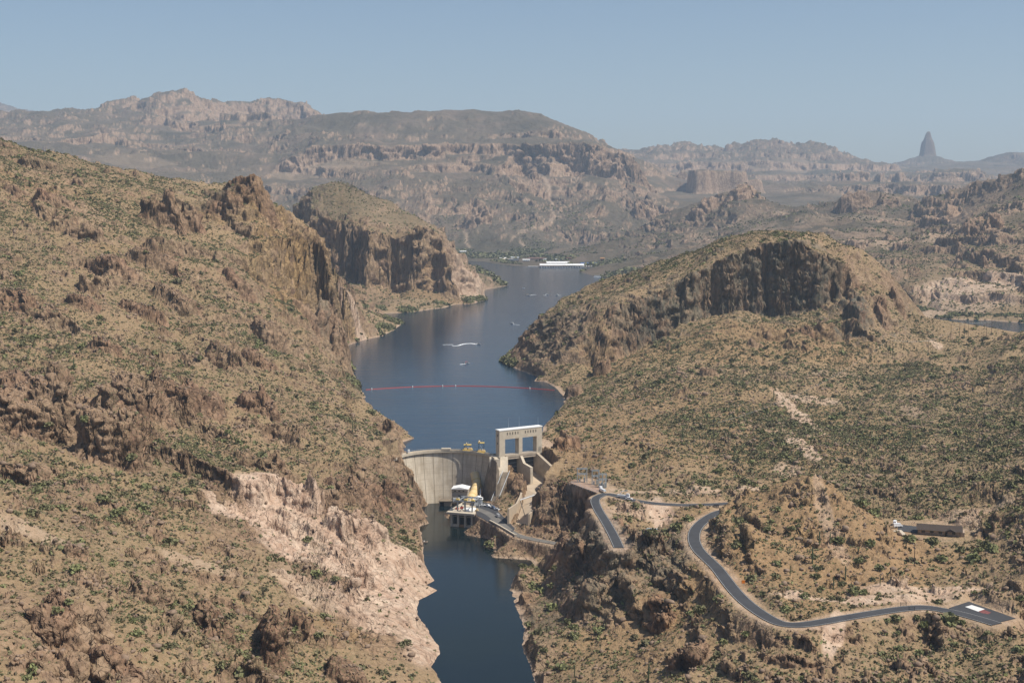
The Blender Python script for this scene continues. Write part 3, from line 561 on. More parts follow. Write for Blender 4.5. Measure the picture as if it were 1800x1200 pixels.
wv_ = N.n.new('ShaderNodeVectorMath'); wv_.operation = 'ADD'; N.link(N.mapping(pos, (.16, .16, .07)), wv_.inputs[0])
nz_ = N.n.new('ShaderNodeTexNoise'); nz_.inputs['Scale'].default_value = .25; nz_.inputs['Detail'].default_value = 4; N.link(pos, nz_.inputs['Vector']); N.link(nz_.outputs['Color'], wv_.inputs[1]); N.link(wv_.outputs[0], crk.inputs['Vector'])
crack = N.ramp(crk.outputs['Distance'], [(0, (1, 1, 1)), (.07, (0, 0, 0))])
rockc = N.mix(N.math('MULTIPLY', N.attr('red'), .6), rockc, N.ramp(vst, [(.35, (.15, .080, .052)), (.65, (.34, .20, .13))]))
rockc = N.mix(N.math('MULTIPLY', crack, .3), rockc, (.06, .042, .03))
rockc = N.mix(N.math('MULTIPLY', N.attr('crack'), .45), rockc, (.07, .05, .038))
rockc = N.mix(N.math('MULTIPLY', dk, N.ramp(n_m, [(.36, (0, 0, 0)), (.52, (1, 1, 1))])), rockc, N.ramp(vst, [(.32, (.065, .063, .052)), (.48, (.135, .125, .095)), (.6, (.21, .15, .105)), (.68, (.33, .21, .14))]))
rockc = N.mix(N.math('MULTIPLY', N.ramp(n_l, [(.45, (0, 0, 0)), (.6, (1, 1, 1))]), .35), rockc, (.40, .30, .20))
base = N.mix(rk, soil, rockc)
palec = N.mix(.45, N.ramp(vst, [(.3, (.30, .20, .14)), (.46, (.52, .38, .28)), (.66, (.66, .54, .42))]), N.ramp(n_m, [(.35, (.44, .27, .185)), (.6, (.62, .47, .35))]))
base = N.mix(N.math('MULTIPLY', pl, N.ramp(n_m, [(.25, (.6, .6, .6)), (.42, (1, 1, 1))])), base, palec)
base = N.mix(N.math('MULTIPLY', N.attr('crack'), N.math('MULTIPLY', pl, .4)), base, (.16, .10, .07))
# low plants too small to model: tiny tufts and creosote seen from far
spk = N.noise(pos, .9, 3, .7); spk2 = N.noise(pos, .13, 5, .75)
tuft = N.mix(fr_, N.ramp(spk, [(.5, (0, 0, 0)), (.57, (1, 1, 1))]), N.ramp(spk2, [(.44, (0, 0, 0)), (.56, (1, 1, 1))]))
gf = N.math('MULTIPLY', tuft, N.math('ADD', N.math('MULTIPLY', gr, .95), .12), True)
base = N.mix(N.math('MULTIPLY', gf, N.math('SUBTRACT', 1.0, N.math('MULTIPLY', pl, .75))), base, N.ramp(n_m, [(.35, (.085, .088, .042)), (.65, (.14, .132, .066))]))
# far ranges: brown and mauve volcanic rock, broken up at large scale
farg = N.ramp(n_f, [(.36, (.048, .046, .034)), (.5, (.088, .076, .056)), (.64, (.14, .105, .082))])
farr = N.ramp(vst, [(.30, (.12, .080, .060)), (.44, (.27, .18, .125)), (.62, (.46, .335, .235))])
farr = N.mix(N.math('MULTIPLY', dk, .7), farr, (.10, .075, .06))
farc = N.mix(rk, farg, farr)
base = N.mix(N.math('MULTIPLY', fr_, N.math('SUBTRACT', .85, N.math('MULTIPLY', pl, .5))), base, farc)
N.link(base, B.inputs['Base Color'])
bh = N.math('ADD', N.math('MULTIPLY', n_s, .35), N.math('MULTIPLY', vst, 1.1)); bh2 = N.math('SUBTRACT', N.math('ADD', bh, N.math('MULTIPLY', n_m, 2.0)), N.math('MULTIPLY', N.math('MULTIPLY', crack, rk), .5))
bp = N.n.new('ShaderNodeBump'); bp.inputs['Strength'].default_value = .8; bp.inputs['Distance'].default_value = 2.2; N.link(bh2, bp.inputs['Height'])
bp2 = N.n.new('ShaderNodeBump'); bp2.inputs['Distance'].default_value = 30; N.link(n_f, bp2.inputs['Height']); N.link(N.math('MULTIPLY', fr_, .6), bp2.inputs['Strength']); N.link(bp.outputs[0], bp2.inputs['Normal'])
N.link(bp2.outputs[0], B.inputs['Normal'])

def link(o, parent=None):
    SC.collection.objects.link(o)
    if parent: o.parent = parent
    return o
def np_mesh(name, V, Fq, material, k=4):
    me = bpy.data.meshes.new(name); n = len(V); m = len(Fq)
    me.vertices.add(n); me.vertices.foreach_set('co', np.ascontiguousarray(V, np.float32).ravel())
    me.loops.add(m * k); me.loops.foreach_set('vertex_index', np.ascontiguousarray(Fq, np.int32).ravel())
    me.polygons.add(m); me.polygons.foreach_set('loop_start', np.arange(0, m * k, k, dtype=np.int32)); me.polygons.foreach_set('loop_total', np.full(m, k, np.int32))
    me.update(calc_edges=True); me.materials.append(material); return me
# the sheet is re-spaced so that upright faces get as many points as flat ones, then rock is pushed out along its normals
def blur_u(A, k):
    Cc = np.cumsum(np.pad(A, ((0, 0), (k + 1, k)), mode='edge'), axis=1, dtype=np.float64); return ((Cc[:, 2 * k + 1:] - Cc[:, :-2 * k - 1]) / (2 * k + 1))
dYs = np.diff(ys)[:, None]; ds_ = (np.sqrt((dYs * .42) ** 2 + np.diff(Z, axis=0).astype(np.float64) ** 2) + .02) / (Yg[:-1] ** 1.0)
ds_ = blur_u(blur_u(ds_, 9), 9); cum = np.vstack([np.zeros((1, NU)), np.cumsum(ds_, axis=0)])
N2 = 2150; fields = {'rock': np.maximum(rock, 0), 'pale': pale, 'dark': dark, 'ochre': ochre, 'green': green, 'red': rockm, 'bare': bw2 * (1 - cutm), 'damp': damp}
NYn = np.empty((N2, NU), np.float32); NZ = np.empty((N2, NU), np.float32); NF = {k_: np.empty((N2, NU), np.float32) for k_ in fields}
for i in range(NU):
    t_ = np.linspace(0, cum[-1, i], N2); jf = np.interp(t_, cum[:, i], np.arange(NY)); j = np.minimum(jf.astype(np.int32), NY - 2); fr2 = (jf - j).astype(np.float32)
    NYn[:, i] = ys[j] * (1 - fr2) + ys[j + 1] * fr2; NZ[:, i] = Z[j, i] * (1 - fr2) + Z[j + 1, i] * fr2
    for k_, A in fields.items(): NF[k_][:, i] = A[j, i] * (1 - fr2) + A[j + 1, i] * fr2
NX = NYn * us.astype(np.float32)[None, :]
def perlin3(x, y, z, s):
    xi, yi, zi = np.floor(x), np.floor(y), np.floor(z); xf, yf, zf = x - xi, y - yi, z - zi
    xi = (xi.astype(np.int32) + s * 17) & 255; yi = yi.astype(np.int32) & 255; zi = zi.astype(np.int32) & 255
    u, v, w = (q * q * (3 - 2 * q) for q in (xf, yf, zf))
    def cn(a_, b_, c_): return P[P[P[(xi + a_) & 255] + ((yi + b_) & 255)] + ((zi + c_) & 255)].astype(np.float32) / 127.5 - 1
    x00 = cn(0, 0, 0) * (1 - u) + cn(1, 0, 0) * u; x10 = cn(0, 1, 0) * (1 - u) + cn(1, 1, 0) * u
    x01 = cn(0, 0, 1) * (1 - u) + cn(1, 0, 1) * u; x11 = cn(0, 1, 1) * (1 - u) + cn(1, 1, 1) * u
    return (x00 * (1 - v) + x10 * v) * (1 - w) + (x01 * (1 - v) + x11 * v) * w
def cell3(x, y, z, s):
    best = np.full(x.shape, 99, np.float32); val = np.zeros(x.shape, np.float32); sec = best.copy()
    xi, yi, zi = (np.floor(q - .5).astype(np.int32) for q in (x, y, z))
    for a_ in (0, 1):
        for b_ in (0, 1):
            for c_ in (0, 1):
                X_, Y_, Z_ = xi + a_, yi + b_, zi + c_; h = P[P[P[(X_ + s) & 255] + (Y_ & 255)] + (Z_ & 255)]
                d_ = (X_ + .5 + (P[h + 11] / 255.0 - .5) * .8 - x) ** 2 + (Y_ + .5 + (P[h + 77] / 255.0 - .5) * .8 - y) ** 2 + (Z_ + .5 + (P[h + 140] / 255.0 - .5) * .8 - z) ** 2
                m_ = d_ < best; sec = np.where(m_, best, np.minimum(sec, d_)); best = np.where(m_, d_, best); val = np.where(m_, P[h + 33] / 127.5 - 1, val)
    return val, np.sqrt(sec) - np.sqrt(best)
def normals():
    ax_, ay_, az_ = (np.gradient(q, axis=1) for q in (NX, NYn, NZ)); bx2, by2, bz2 = (np.gradient(q, axis=0) for q in (NX, NYn, NZ))
    nx_, ny_, nz2 = ay_ * bz2 - az_ * by2, az_ * bx2 - ax_ * bz2, ax_ * by2 - ay_ * bx2; L = np.sqrt(nx_ ** 2 + ny_ ** 2 + nz2 ** 2) + 1e-9
    return nx_ / L, ny_ / L, nz2 / L
nrm = normals()
for q_ in nrm: q_[:] = blur_u(q_, 2)
sc1 = 1 - sst(1900, 2300, NYn); sc2 = (1 - sc1) * (1 - sst(3600, 4600, NYn)); sc3 = 1 - sc1 - sc2
steep = np.clip(1.25 - nrm[2], .25, 1) * NF['bare'] * np.clip(NF['damp'], .25, 1)
crackf = np.zeros_like(NZ); D3 = np.zeros_like(NZ)
for w_, k_, J_ in ((sc1, 1.0, None), (sc2, 2.2, None), (sc3, 6.0, None)):
    rows = np.nonzero((w_ > 0).any(axis=1))[0]; sl = slice(rows[0], rows[-1] + 1); x, y, z = NX[sl] / k_, NYn[sl] / k_, NZ[sl] / k_
    n1 = perlin3(x / 13, y / 13, z / 16, 1); n2 = perlin3(x / 5.5, y / 5.5, z / 5.5, 2)
    v1, e1 = cell3(x / 11 + n1 * .35, y / 11 + n1 * .3, z / 8.5 + n2 * .15, 3); v2, e2 = cell3(x / 4.3 + n2 * .3, y / 4.3, z / 3.1 + n2 * .2, 9)
    stz = z / 5.2 + n1 * .5; stz = np.abs((stz - np.floor(stz)) * 2 - 1)
    d_ = 2.8 * v1 + 1.35 * v2 + .8 * n2 + 1.0 * n1 - 1.9 * (1 - sst(0, .22, e1)) - .8 * (1 - sst(0, .2, e2)) + .9 * (sst(.3, .6, stz) - .5)
    D3[sl] += (w_[sl] * d_ * k_).astype(np.float32); crackf[sl] += (w_[sl] * (1.0 if k_ < 5 else .45) * ((1 - sst(0, .14, e1)) * .8 + (1 - sst(0, .12, e2)) * .4)).astype(np.float32)
D3 *= steep * (1 - .45 * NF['pale'])
NX = NX + nrm[0] * D3; NYn = NYn + nrm[1] * D3; NZ = NZ + nrm[2] * D3
NF['crack'] = np.clip(crackf, 0, 1) * np.clip(NF['bare'] * 1.2, 0, 1); NF['far'] = sst(1700, 3800, NYn)
idx = np.arange(NU * N2, dtype=np.int32).reshape(N2, NU)
Fq = np.stack([idx[:-1, :-1], idx[:-1, 1:], idx[1:, 1:], idx[1:, :-1]], -1).reshape(-1, 4)
me = np_mesh('terrain', np.stack([NX, NYn, NZ], -1).reshape(-1, 3), Fq, tm)
for nm, arr in NF.items():
    if nm in ('bare', 'damp'): continue
    at_ = me.attributes.new(nm, 'FLOAT', 'POINT'); at_.data.foreach_set('value', arr.astype(np.float32).ravel())
del idx, Fq, nrm, D3, cum, ds_
terr = link(bpy.data.objects.new('terrain', me)); terr['kind'] = 'structure'

# ------------------------------------------------------------------ water
def water_mat(name, deep, sc, bumpd, rough, spec):
    m = bpy.data.materials.new(name); m.use_nodes = True; n = NT(m); b = n.n['Principled BSDF']
    p_ = n.n.new('ShaderNodeNewGeometry').outputs['Position']
    v = n.noise(p_, .01, 4, .5)
    n.link(n.ramp(v, [(.35, deep[0]), (.65, deep[1])]), b.inputs['Base Color'])
    b.inputs['Roughness'].default_value = rough; b.inputs['IOR'].default_value = 1.33; b.inputs['Specular IOR Level'].default_value = spec
    w1 = n.noise(n.mapping(p_, (sc, sc * 1.8, sc)), 1.0, 4, .6); w2 = n.noise(n.mapping(p_, (.03, .07, .05)), 1.0, 3, .5)
    bp_ = n.n.new('ShaderNodeBump'); bp_.inputs['Strength'].default_value = 1; bp_.inputs['Distance'].default_value = bumpd
    n.link(n.math('ADD', w1, n.math('MULTIPLY', w2, 2.0)), bp_.inputs['Height']); n.link(bp_.outputs[0], b.inputs['Normal'])
    return m
def poly_obj(name, pts_, material):
    me_ = bpy.data.meshes.new(name); me_.from_pydata(pts_, [], [list(range(len(pts_)))]); me_.materials.append(material)
    return link(bpy.data.objects.new(name, me_))
lake = poly_obj('lake_water', [(-120, 1016, 0), (24, 1016, 0), (60, 1120, 0), (100, 1400, 0), (1100, 1700, 0), (1100, 2600, 0), (700, 5200, 0), (-700, 5200, 0), (-700, 2300, 0), (-400, 1700, 0), (-220, 1400, 0)], water_mat('lake_water', ((.007, .022, .042), (.011, .030, .052)), .22, .16, .12, .37))
river = poly_obj('river_water', [(-110, 330, RZ), (110, 330, RZ), (110, 640, RZ), (60, 1006, RZ), (-110, 1006, RZ)], water_mat('river_water', ((.004, .010, .014), (.007, .013, .012)), .5, .04, .08, .32))
lake['kind'] = 'structure'; river['kind'] = 'structure'
#OBJECTS#
# ------------------------------------------------------------------ finding the ground
def ground(x, y): return float(samp(Z, np.array([x]), np.array([y]))[0])
def hit(px, py, y0=400, y1=9000, above=0.0):
    """where the ray through a photo point meets the ground"""
    t = np.exp(np.linspace(math.log(y0), math.log(y1), 3000)); u = (px - 900) / F; v = (600 - py) / F
    k = t / (CT + v * ST); x = u * k; z = CAMZ + k * (-ST + v * CT)
    zg = samp(Z, x, t); w = np.nonzero(z < zg + above)[0]
    i = w[0] if len(w) else len(t) - 1
    return (float(x[i]), float(t[i]), float(zg[i]))
def seen(x, y, z):
    """which points the camera sees over the ground"""
    ok = np.ones(len(x), bool)
    for f_ in np.linspace(.62, .985, 44):
        xx, yv, zz = x * f_, y * f_, CAMZ + (z - CAMZ) * f_
        m = yv > 340; ok &= ~(m & (samp(Z, xx, np.maximum(yv, 340)) > zz))
    return ok

# ------------------------------------------------------------------ mesh builder
class MB:
    def __init__(s, at=(0, 0, 0), rot=0.0): s.v = []; s.f = []; s.at = at; s.c = math.cos(rot); s.s = math.sin(rot)
    def w(s, p): return (s.at[0] + p[0] * s.c - p[1] * s.s, s.at[1] + p[0] * s.s + p[1] * s.c, s.at[2] + p[2])
    def add(s, V, Fs): o = len(s.v); s.v += [s.w(p) for p in V]; s.f += [tuple(i + o for i in f) for f in Fs]; return s
    def box(s, x0, x1, y0, y1, z0, z1):
        V = [(x, y, z) for z in (z0, z1) for (x, y) in ((x0, y0), (x1, y0), (x1, y1), (x0, y1))]
        return s.add(V, [(0, 3, 2, 1), (4, 5, 6, 7), (0, 1, 5, 4), (1, 2, 6, 5), (2, 3, 7, 6), (3, 0, 4, 7)])
    def solid(s, lo, hi):
        n = len(lo); return s.add(list(lo) + list(hi), [tuple(reversed(range(n))), tuple(range(n, 2 * n))] + [(i, (i + 1) % n, n + (i + 1) % n, n + i) for i in range(n)])
    def tube(s, path, r, n=8, cap=True):
        P_ = [Vector(p) for p in path]; R_ = r if isinstance(r, (list, tuple)) else [r] * len(P_); V = []; Fs = []
        for i, p in enumerate(P_):
            d = (P_[min(i + 1, len(P_) - 1)] - P_[max(i - 1, 0)]).normalized(); a_ = d.cross(Vector((0, 0, 1)))
            a_ = a_.normalized() if a_.length > .05 else Vector((1, 0, 0)); b_ = d.cross(a_)
            V += [tuple(p + (a_ * math.cos(2 * math.pi * k / n) + b_ * math.sin(2 * math.pi * k / n)) * R_[i]) for k in range(n)]
        for i in range(len(P_) - 1): Fs += [(i * n + k, i * n + (k + 1) % n, (i + 1) * n + (k + 1) % n, (i + 1) * n + k) for k in range(n)]
        if cap: Fs += [tuple(reversed(range(n))), tuple(range((len(P_) - 1) * n, len(P_) * n))]
        return s.add(V, Fs)
    def disc(s, x, y, z0, z1, r0, r1=None, n=20):
        return s.tube([(x, y, z0), (x, y, z1)], [r0, r1 if r1 is not None else r0], n)
    def build(s, name, m, parent=None, smooth=False):
        me_ = bpy.data.meshes.new(name); bmv = s.v
        if parent is not None: L = Vector(parent.location); bmv = [tuple(Vector(p) - L) for p in s.v] if parent.type == 'EMPTY' and not parent.parent else s.v
        if parent is not None and parent.type == 'MESH':
            L = Vector((0, 0, 0)); q = parent
            while q: L += Vector(q.location); q = q.parent
            bmv = [tuple(Vector(p) - L) for p in s.v]
        me_.from_pydata(bmv, [], s.f); me_.update(); me_.materials.append(m)
        if smooth: me_.polygons.foreach_set('use_smooth', [True] * len(me_.polygons))
        return link(bpy.data.objects.new(name, me_), parent)
def hull(pts_):
    import bmesh
    bm = bmesh.new()
    for p in pts_: bm.verts.new(p)
    r = bmesh.ops.convex_hull(bm, input=bm.verts); bmesh.ops.delete(bm, geom=[q for q in r['geom_interior'] if isinstance(q, bmesh.types.BMVert)], context='VERTS')
    bm.verts.index_update(); m = MB(); m.v = [tuple(v.co) for v in bm.verts]; m.f = [tuple(v.index for v in f.verts) for f in bm.faces]; bm.free(); return m
def tag(o, label, cat, group=None, kind=None):
    o['label'] = label; o['category'] = cat
    if group: o['group'] = group
    if kind: o['kind'] = kind
    return o
def empty(name, loc, label, cat, group=None):
    o = bpy.data.objects.new(name, None); o.location = loc; o.empty_display_size = 1; SC.collection.objects.link(o); return tag(o, label, cat, group)
def copy_tree(o, parent=None):
    c_ = o.copy(); SC.collection.objects.link(c_); c_.parent = parent
    for ch in o.children: copy_tree(ch, c_)
    return c_

conc = mat('weathered_concrete', (.41, .34, .26), .9, noise=.22, scale=.18, bump=.15)
conc_l = mat('pale_concrete', (.52, .45, .35), .9, noise=.15, scale=.3)
conc_w = mat('chute_concrete', (.46, .37, .27), .9, noise=.14, scale=.15)
white = mat('white_paint', (.82, .82, .80), .6); grey = mat('grey_steel', (.33, .36, .38), .5, .2); lgrey = mat('light_grey_panel', (.55, .58, .60), .6)
dsteel = mat('dark_steel', (.05, .06, .07), .6); yellow = mat('yellow_paint', (.62, .45, .12), .55); cream = mat('cream_painted_steel', (.70, .53, .28), .5, noise=.1, scale=.5)
black = mat('opening_shade_black', (.012, .012, .012), .9); glassm = mat('vehicle_glass', (.02, .025, .03), .15); tyre = mat('rubber', (.02, .02, .02), .9)  # black: near-black colour standing in for the shade inside openings
asph = mat('asphalt', (.045, .046, .050), .85, noise=.18, scale=.12); asph_l = mat('worn_asphalt', (.15, .14, .125), .9, noise=.15, scale=.15)
paintw = mat('road_paint_white', (.70, .70, .68), .7); paintl = mat('worn_line_paint', (.42, .42, .40), .8); redp = mat('red_brown_paint', (.19, .06, .055), .8, noise=.3, scale=.8); wood = mat('creosoted_wood', (.055, .04, .03), .9)
brownroof = mat('brown_shingles', (.055, .040, .032), .9, noise=.2, scale=1.5); stucco = mat('tan_stucco', (.42, .32, .24), .9); redb = mat('red_plastic', (.50, .045, .02), .5); rust = mat('rust_stain', (.30, .16, .07), .9)
bluep = mat('blue_paint', (.05, .10, .25), .5); galv = mat('galvanised_steel', (.36, .41, .43), .45, .3); orange = mat('orange_paint', (.75, .22, .02), .6)

# the dam wall shows its lift lines and long stains
dm = mat('dam_face', (.4, .35, .28), .9); n = NT(dm); gp = n.n.new('ShaderNodeNewGeometry').outputs['Position']
v1 = n.noise(n.mapping(gp, (.35, .35, .02)), 1.0, 5, .6); v2 = n.noise(n.mapping(gp, (.05, .05, .9)), 1.0, 4, .7); v3 = n.noise(gp, .12, 5, .6)
col = n.ramp(v1, [(.3, (.42, .35, .26)), (.5, (.56, .485, .38)), (.7, (.64, .57, .46))])
col = n.mix(n.math('MULTIPLY', n.ramp(v2, [(.5, (0, 0, 0)), (.62, (1, 1, 1))]), .3), col, (.34, .275, .195))
col = n.mix(n.math('MULTIPLY', n.ramp(v3, [(.5, (0, 0, 0)), (.65, (1, 1, 1))]), .35), col, (.33, .27, .19))
n.link(col, n.n['Principled BSDF'].inputs['Base Color'])
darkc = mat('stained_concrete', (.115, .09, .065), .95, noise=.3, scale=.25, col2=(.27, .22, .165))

# ------------------------------------------------------------------ arch dam
A_, B_, C_ = Vector((-84, 989)), Vector((-47, 1010.5)), Vector((-12, 979))
def circ(p, q, r):
    ax_, ay = q - p, r - p; d = 2 * (ax_.x * ay.y - ax_.y * ay.x)
    ux = (ay.y * ax_.length_squared - ax_.y * ay.length_squared) / d; uy = (ax_.x * ay.length_squared - ay.x * ax_.length_squared) / d
    return p + Vector((ux, uy)), math.hypot(ux, uy)
O_, R_ = circ(A_, B_, C_)
a0 = math.atan2(A_.y - O_.y, A_.x - O_.x) + .30; a1 = math.atan2(C_.y - O_.y, C_.x - O_.x) - .02
def arc(r, a): return (O_.x + r * math.cos(a), O_.y + r * math.sin(a))
dam = empty('arch_dam', (O_.x, O_.y, RZ), 'tall curved concrete arch dam with dark vertical joints across the canyon', 'dam')
prof = [(0, 3), (2.6, 3), (2.6, 1.6), (1.0, 1.6), (1.0, 0), (-1.6, -12), (-4.6, -26), (-8, -45)]        # (metres towards the river is negative)
NA = 60; V = []; Fs = []; prof2 = [(3.2, 3), (-.9, 3), (-.9, 2.2), (-.2, 1.9), (-.2, .5), (-1.6, -10), (-3.8, -24), (-7.5, -46), (3.2, -46)]
for i in range(NA + 1):
    a_ = a0 + (a1 - a0) * i / NA
    for (r, z) in prof2: V.append((*arc(R_ + r, a_), z))
k = len(prof2)
for i in range(NA): Fs += [(i * k + j, i * k + (j + 1) % k, (i + 1) * k + (j + 1) % k, (i + 1) * k + j) for j in range(k)]
Fs += [tuple(range(k)), tuple(reversed(range(NA * k, NA * k + k)))]
MB().add(V, Fs).build('arch_wall', dm, dam)
def ring(r0, r1, z0, z1, aa, ab, n_=40):
    m = MB(); V = []; Fs = []
    for i in range(n_ + 1):
        a_ = aa + (ab - aa) * i / n_
        V += [(*arc(r0, a_), z0), (*arc(r1, a_), z0), (*arc(r1, a_), z1), (*arc(r0, a_), z1)]
    for i in range(n_): Fs += [(i * 4 + j, i * 4 + (j + 1) % 4, i * 4 + 4 + (j + 1) % 4, i * 4 + 4 + j) for j in range(4)]
    Fs += [(0, 1, 2, 3), (n_ * 4 + 3, n_ * 4 + 2, n_ * 4 + 1, n_ * 4)]
    return m.add(V, Fs)
ring(R_ - 1.5, R_ - 1.1, 2.2, 4.1, a0, a1).build('parapet', conc_l, dam)
ring(R_ + 2.9, R_ + 3.25, 3, 4.0, a0, a1).build('parapet', conc_l, dam)
for px in (711, 725.5, 740.5, 757.5, 775.5, 794, 812.5, 837, 848):
    x_ = (px - 900) / F * 1000; best = min(range(400), key=lambda q: abs(arc(R_, a0 + (a1 - a0) * q / 399)[0] - x_)); a_ = a0 + (a1 - a0) * best / 399; w_ = .17 / R_
    V = []
    for (r, z) in prof2[3:8]:
        for da in (-w_, w_): V += [(*arc(R_ + r - .05, a_ + da), z), (*arc(R_ + r + .3, a_ + da), z)]
    Fs = []
    for j in range(4): q = j * 4; Fs += [(q, q + 2, q + 6, q + 4), (q, q + 4, q + 5, q + 1), (q + 2, q + 3, q + 7, q + 6)]
    MB().add(V, Fs).build('expansion_joint', darkc, dam)
bx_, by_ = arc(R_ - 1.3, a0 + (a1 - a0) * .48)
ring(R_ - 1.7, R_ + 1.5, 4.1, 5.4, math.atan2(c(776, 790, 1010)[1] - O_.y, c(776, 790, 1010)[0] - O_.x), math.atan2(c(792, 790, 1010)[1] - O_.y, c(792, 790, 1010)[0] - O_.x), 6).build('crest_housing', conc_l, dam)
for i in range(0, 60):
    a_ = a0 + (a1 - a0) * i / 59; x_, y_ = arc(R_ + 3.05, a_); MB().box(x_ - .05, x_ + .05, y_ - .05, y_ + .05, 4.0, 5.0).build('railing_post', grey, dam)
ring(R_ + 3.0, R_ + 3.1, 4.95, 5.05, a0, a1).build('handrail', grey, dam)
MB().box(-79, -77.5, 999, 1000.5, 4, 6.2).build('crest_cabinet', white, dam)

# thrust block on the right end of the arch
tb = empty('thrust_block', (-8, 975, -5), 'sloping concrete thrust block between the arch wall and the spillway gates', 'concrete block')
hull([(-17, 984, 3.4), (-12, 992, 3.4), (-3, 992, 3.4), (-3.2, 986, 3.4), (-17, 984, -44), (-12, 992, -44), (-3, 992, -44), g(878, 829, -6), g(893, 822.5, -6), (-3, 960, -44), (-13, 958, -44)]).build('buttress', conc_l, tb)
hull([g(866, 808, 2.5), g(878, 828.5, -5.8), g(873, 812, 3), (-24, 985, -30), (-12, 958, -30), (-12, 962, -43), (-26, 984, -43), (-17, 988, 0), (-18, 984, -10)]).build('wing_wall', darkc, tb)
ramp = empty('inspection_stair', g(880, 850, -15), 'steep concrete stair ramp with light rails down beside the dark dam face', 'stair')
st_t, st_b = (g(884, 829, -6), g(896, 829, -6)), (g(863, 882, -24.8), g(874, 884, -24.8))
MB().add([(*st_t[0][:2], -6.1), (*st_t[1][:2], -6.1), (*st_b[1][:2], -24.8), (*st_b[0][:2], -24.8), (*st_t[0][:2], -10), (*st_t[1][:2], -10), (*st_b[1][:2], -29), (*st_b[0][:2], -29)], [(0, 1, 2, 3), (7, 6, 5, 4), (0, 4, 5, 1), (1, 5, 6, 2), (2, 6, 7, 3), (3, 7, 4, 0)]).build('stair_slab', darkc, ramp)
for q in (0, 1): MB().tube([(st_t[q][0], st_t[q][1], -5.0), (st_b[q][0], st_b[q][1], -23.8)], .22, 5).build('handrail', lgrey, ramp)

# ------------------------------------------------------------------ spillway gate tower
TA = math.atan2(20, 32); T0 = (-9.4, 984.5, 0)
tw = empty('spillway_gate_tower', (-9.4, 984.5, 3), 'tall pale concrete gate tower with two square openings and a white roof', 'gate tower')
def TB(): return MB(T0, TA)     # x along the front, -y towards the river
TB().box(0, 5, 0, 5.2, 2.2, 23).box(17.2, 20.4, 0, 5.2, 4.3, 16.3).box(33.2, 38, 0, 5.2, 2.2, 23).box(5, 33.2, 0, 5.2, 16.3, 23).build('tower_wall', conc_l, tw)
TB().box(-.3, 38.3, -.3, 5.5, 23, 23.7).build('roof', white, tw)
TB().box(5, 33.2, -.9, 5.2, 2.6, 4.3).box(5, 33.2, -.6, 5.2, 1.0, 2.2).build('deck_beam', conc, tw)
for i in range(5):
    for x_ in (6.6 + 2.35 * i, 22.6 + 2.35 * i): TB().box(x_, x_ + .75, -.04, .3, 19.4, 21.4).build('vent_slot', black, tw)  # slots are not cut: black panels paint their inner shade
for z_ in (12.5, 18.5): TB().box(-.04, .3, 2.0, 3.0, z_, z_ + 1.6).build('side_window', black, tw)
for x_ in (5.0, 20.4):
    TB().box(x_ + .3, x_ + 12, -.6, -.5, 5.2, 5.3).box(x_ + .3, x_ + 12, -.6, -.5, 4.7, 4.78).build('handrail', grey, tw)
TB().box(0, 7.6, .3, 12, -20, 2.2).build('left_pier', conc, tw)
for x0_, x1_ in ((7.6, 17.6), (19.8, 32.6)):
    gt = TB().box(x0_, x1_, 3.6, 4.0, -14, 1.0).build('spillway_gate', dsteel, tw)
    for z_ in (-3, -6, -9): TB().box(x0_ + .2, x1_ - .2, 3.3, 3.6, z_, z_ + .25).build('gate_girder', grey, gt)
TB().solid([(17.6, 5, -24), (19.8, 5, -24), (19.8, -15.5, -24), (17.6, -15.5, -24)], [(17.6, 5, 1), (19.8, 5, 1), (19.8, -15.5, -4), (17.6, -15.5, -4)])
pm = TB(); yz = [(5, 2.5), (-1.5, 2.5), (-5.5, -2.2), (-15.5, -3.6), (-15.5, -22), (5, -22)]
pm.add([(17.6, y_, z_) for y_, z_ in yz] + [(19.8, y_, z_) for y_, z_ in yz], [tuple(range(6)), tuple(reversed(range(6, 12)))] + [(i, i + 6, (i + 1) % 6 + 6, (i + 1) % 6) for i in range(6)]).build('centre_pier', conc_l, tw)
pm = TB(); yz = [(5, 3.4), (0, 3.4), (-17, -2.5), (-31, -8.5), (-33, -26), (5, -26)]
pm.add([(32.6, y_, z_) for y_, z_ in yz] + [(34.8, y_, z_) for y_, z_ in yz], [tuple(range(6)), tuple(reversed(range(6, 12)))] + [(i, i + 6, (i + 1) % 6 + 6, (i + 1) % 6) for i in range(6)]).build('right_wing_wall', conc, tw)
for x_, h_ in ((9.5, 8), (19, 9), (36, 7)): TB().tube([(x_, 2.5, 23.7), (x_, 2.5, 23.7 + h_)], [.07, .03], 5).build('antenna', lgrey, tw)
TB().box(35, 35.15, -.6, -.45, 4.3, 8).box(36.6, 36.75, -.6, -.45, 4.3, 8).box(35, 36.75, -.6, -.45, 7.8, 8).box(35, 36.75, -.6, -.45, 6, 6.15).build('gate_frame', dsteel, tw)

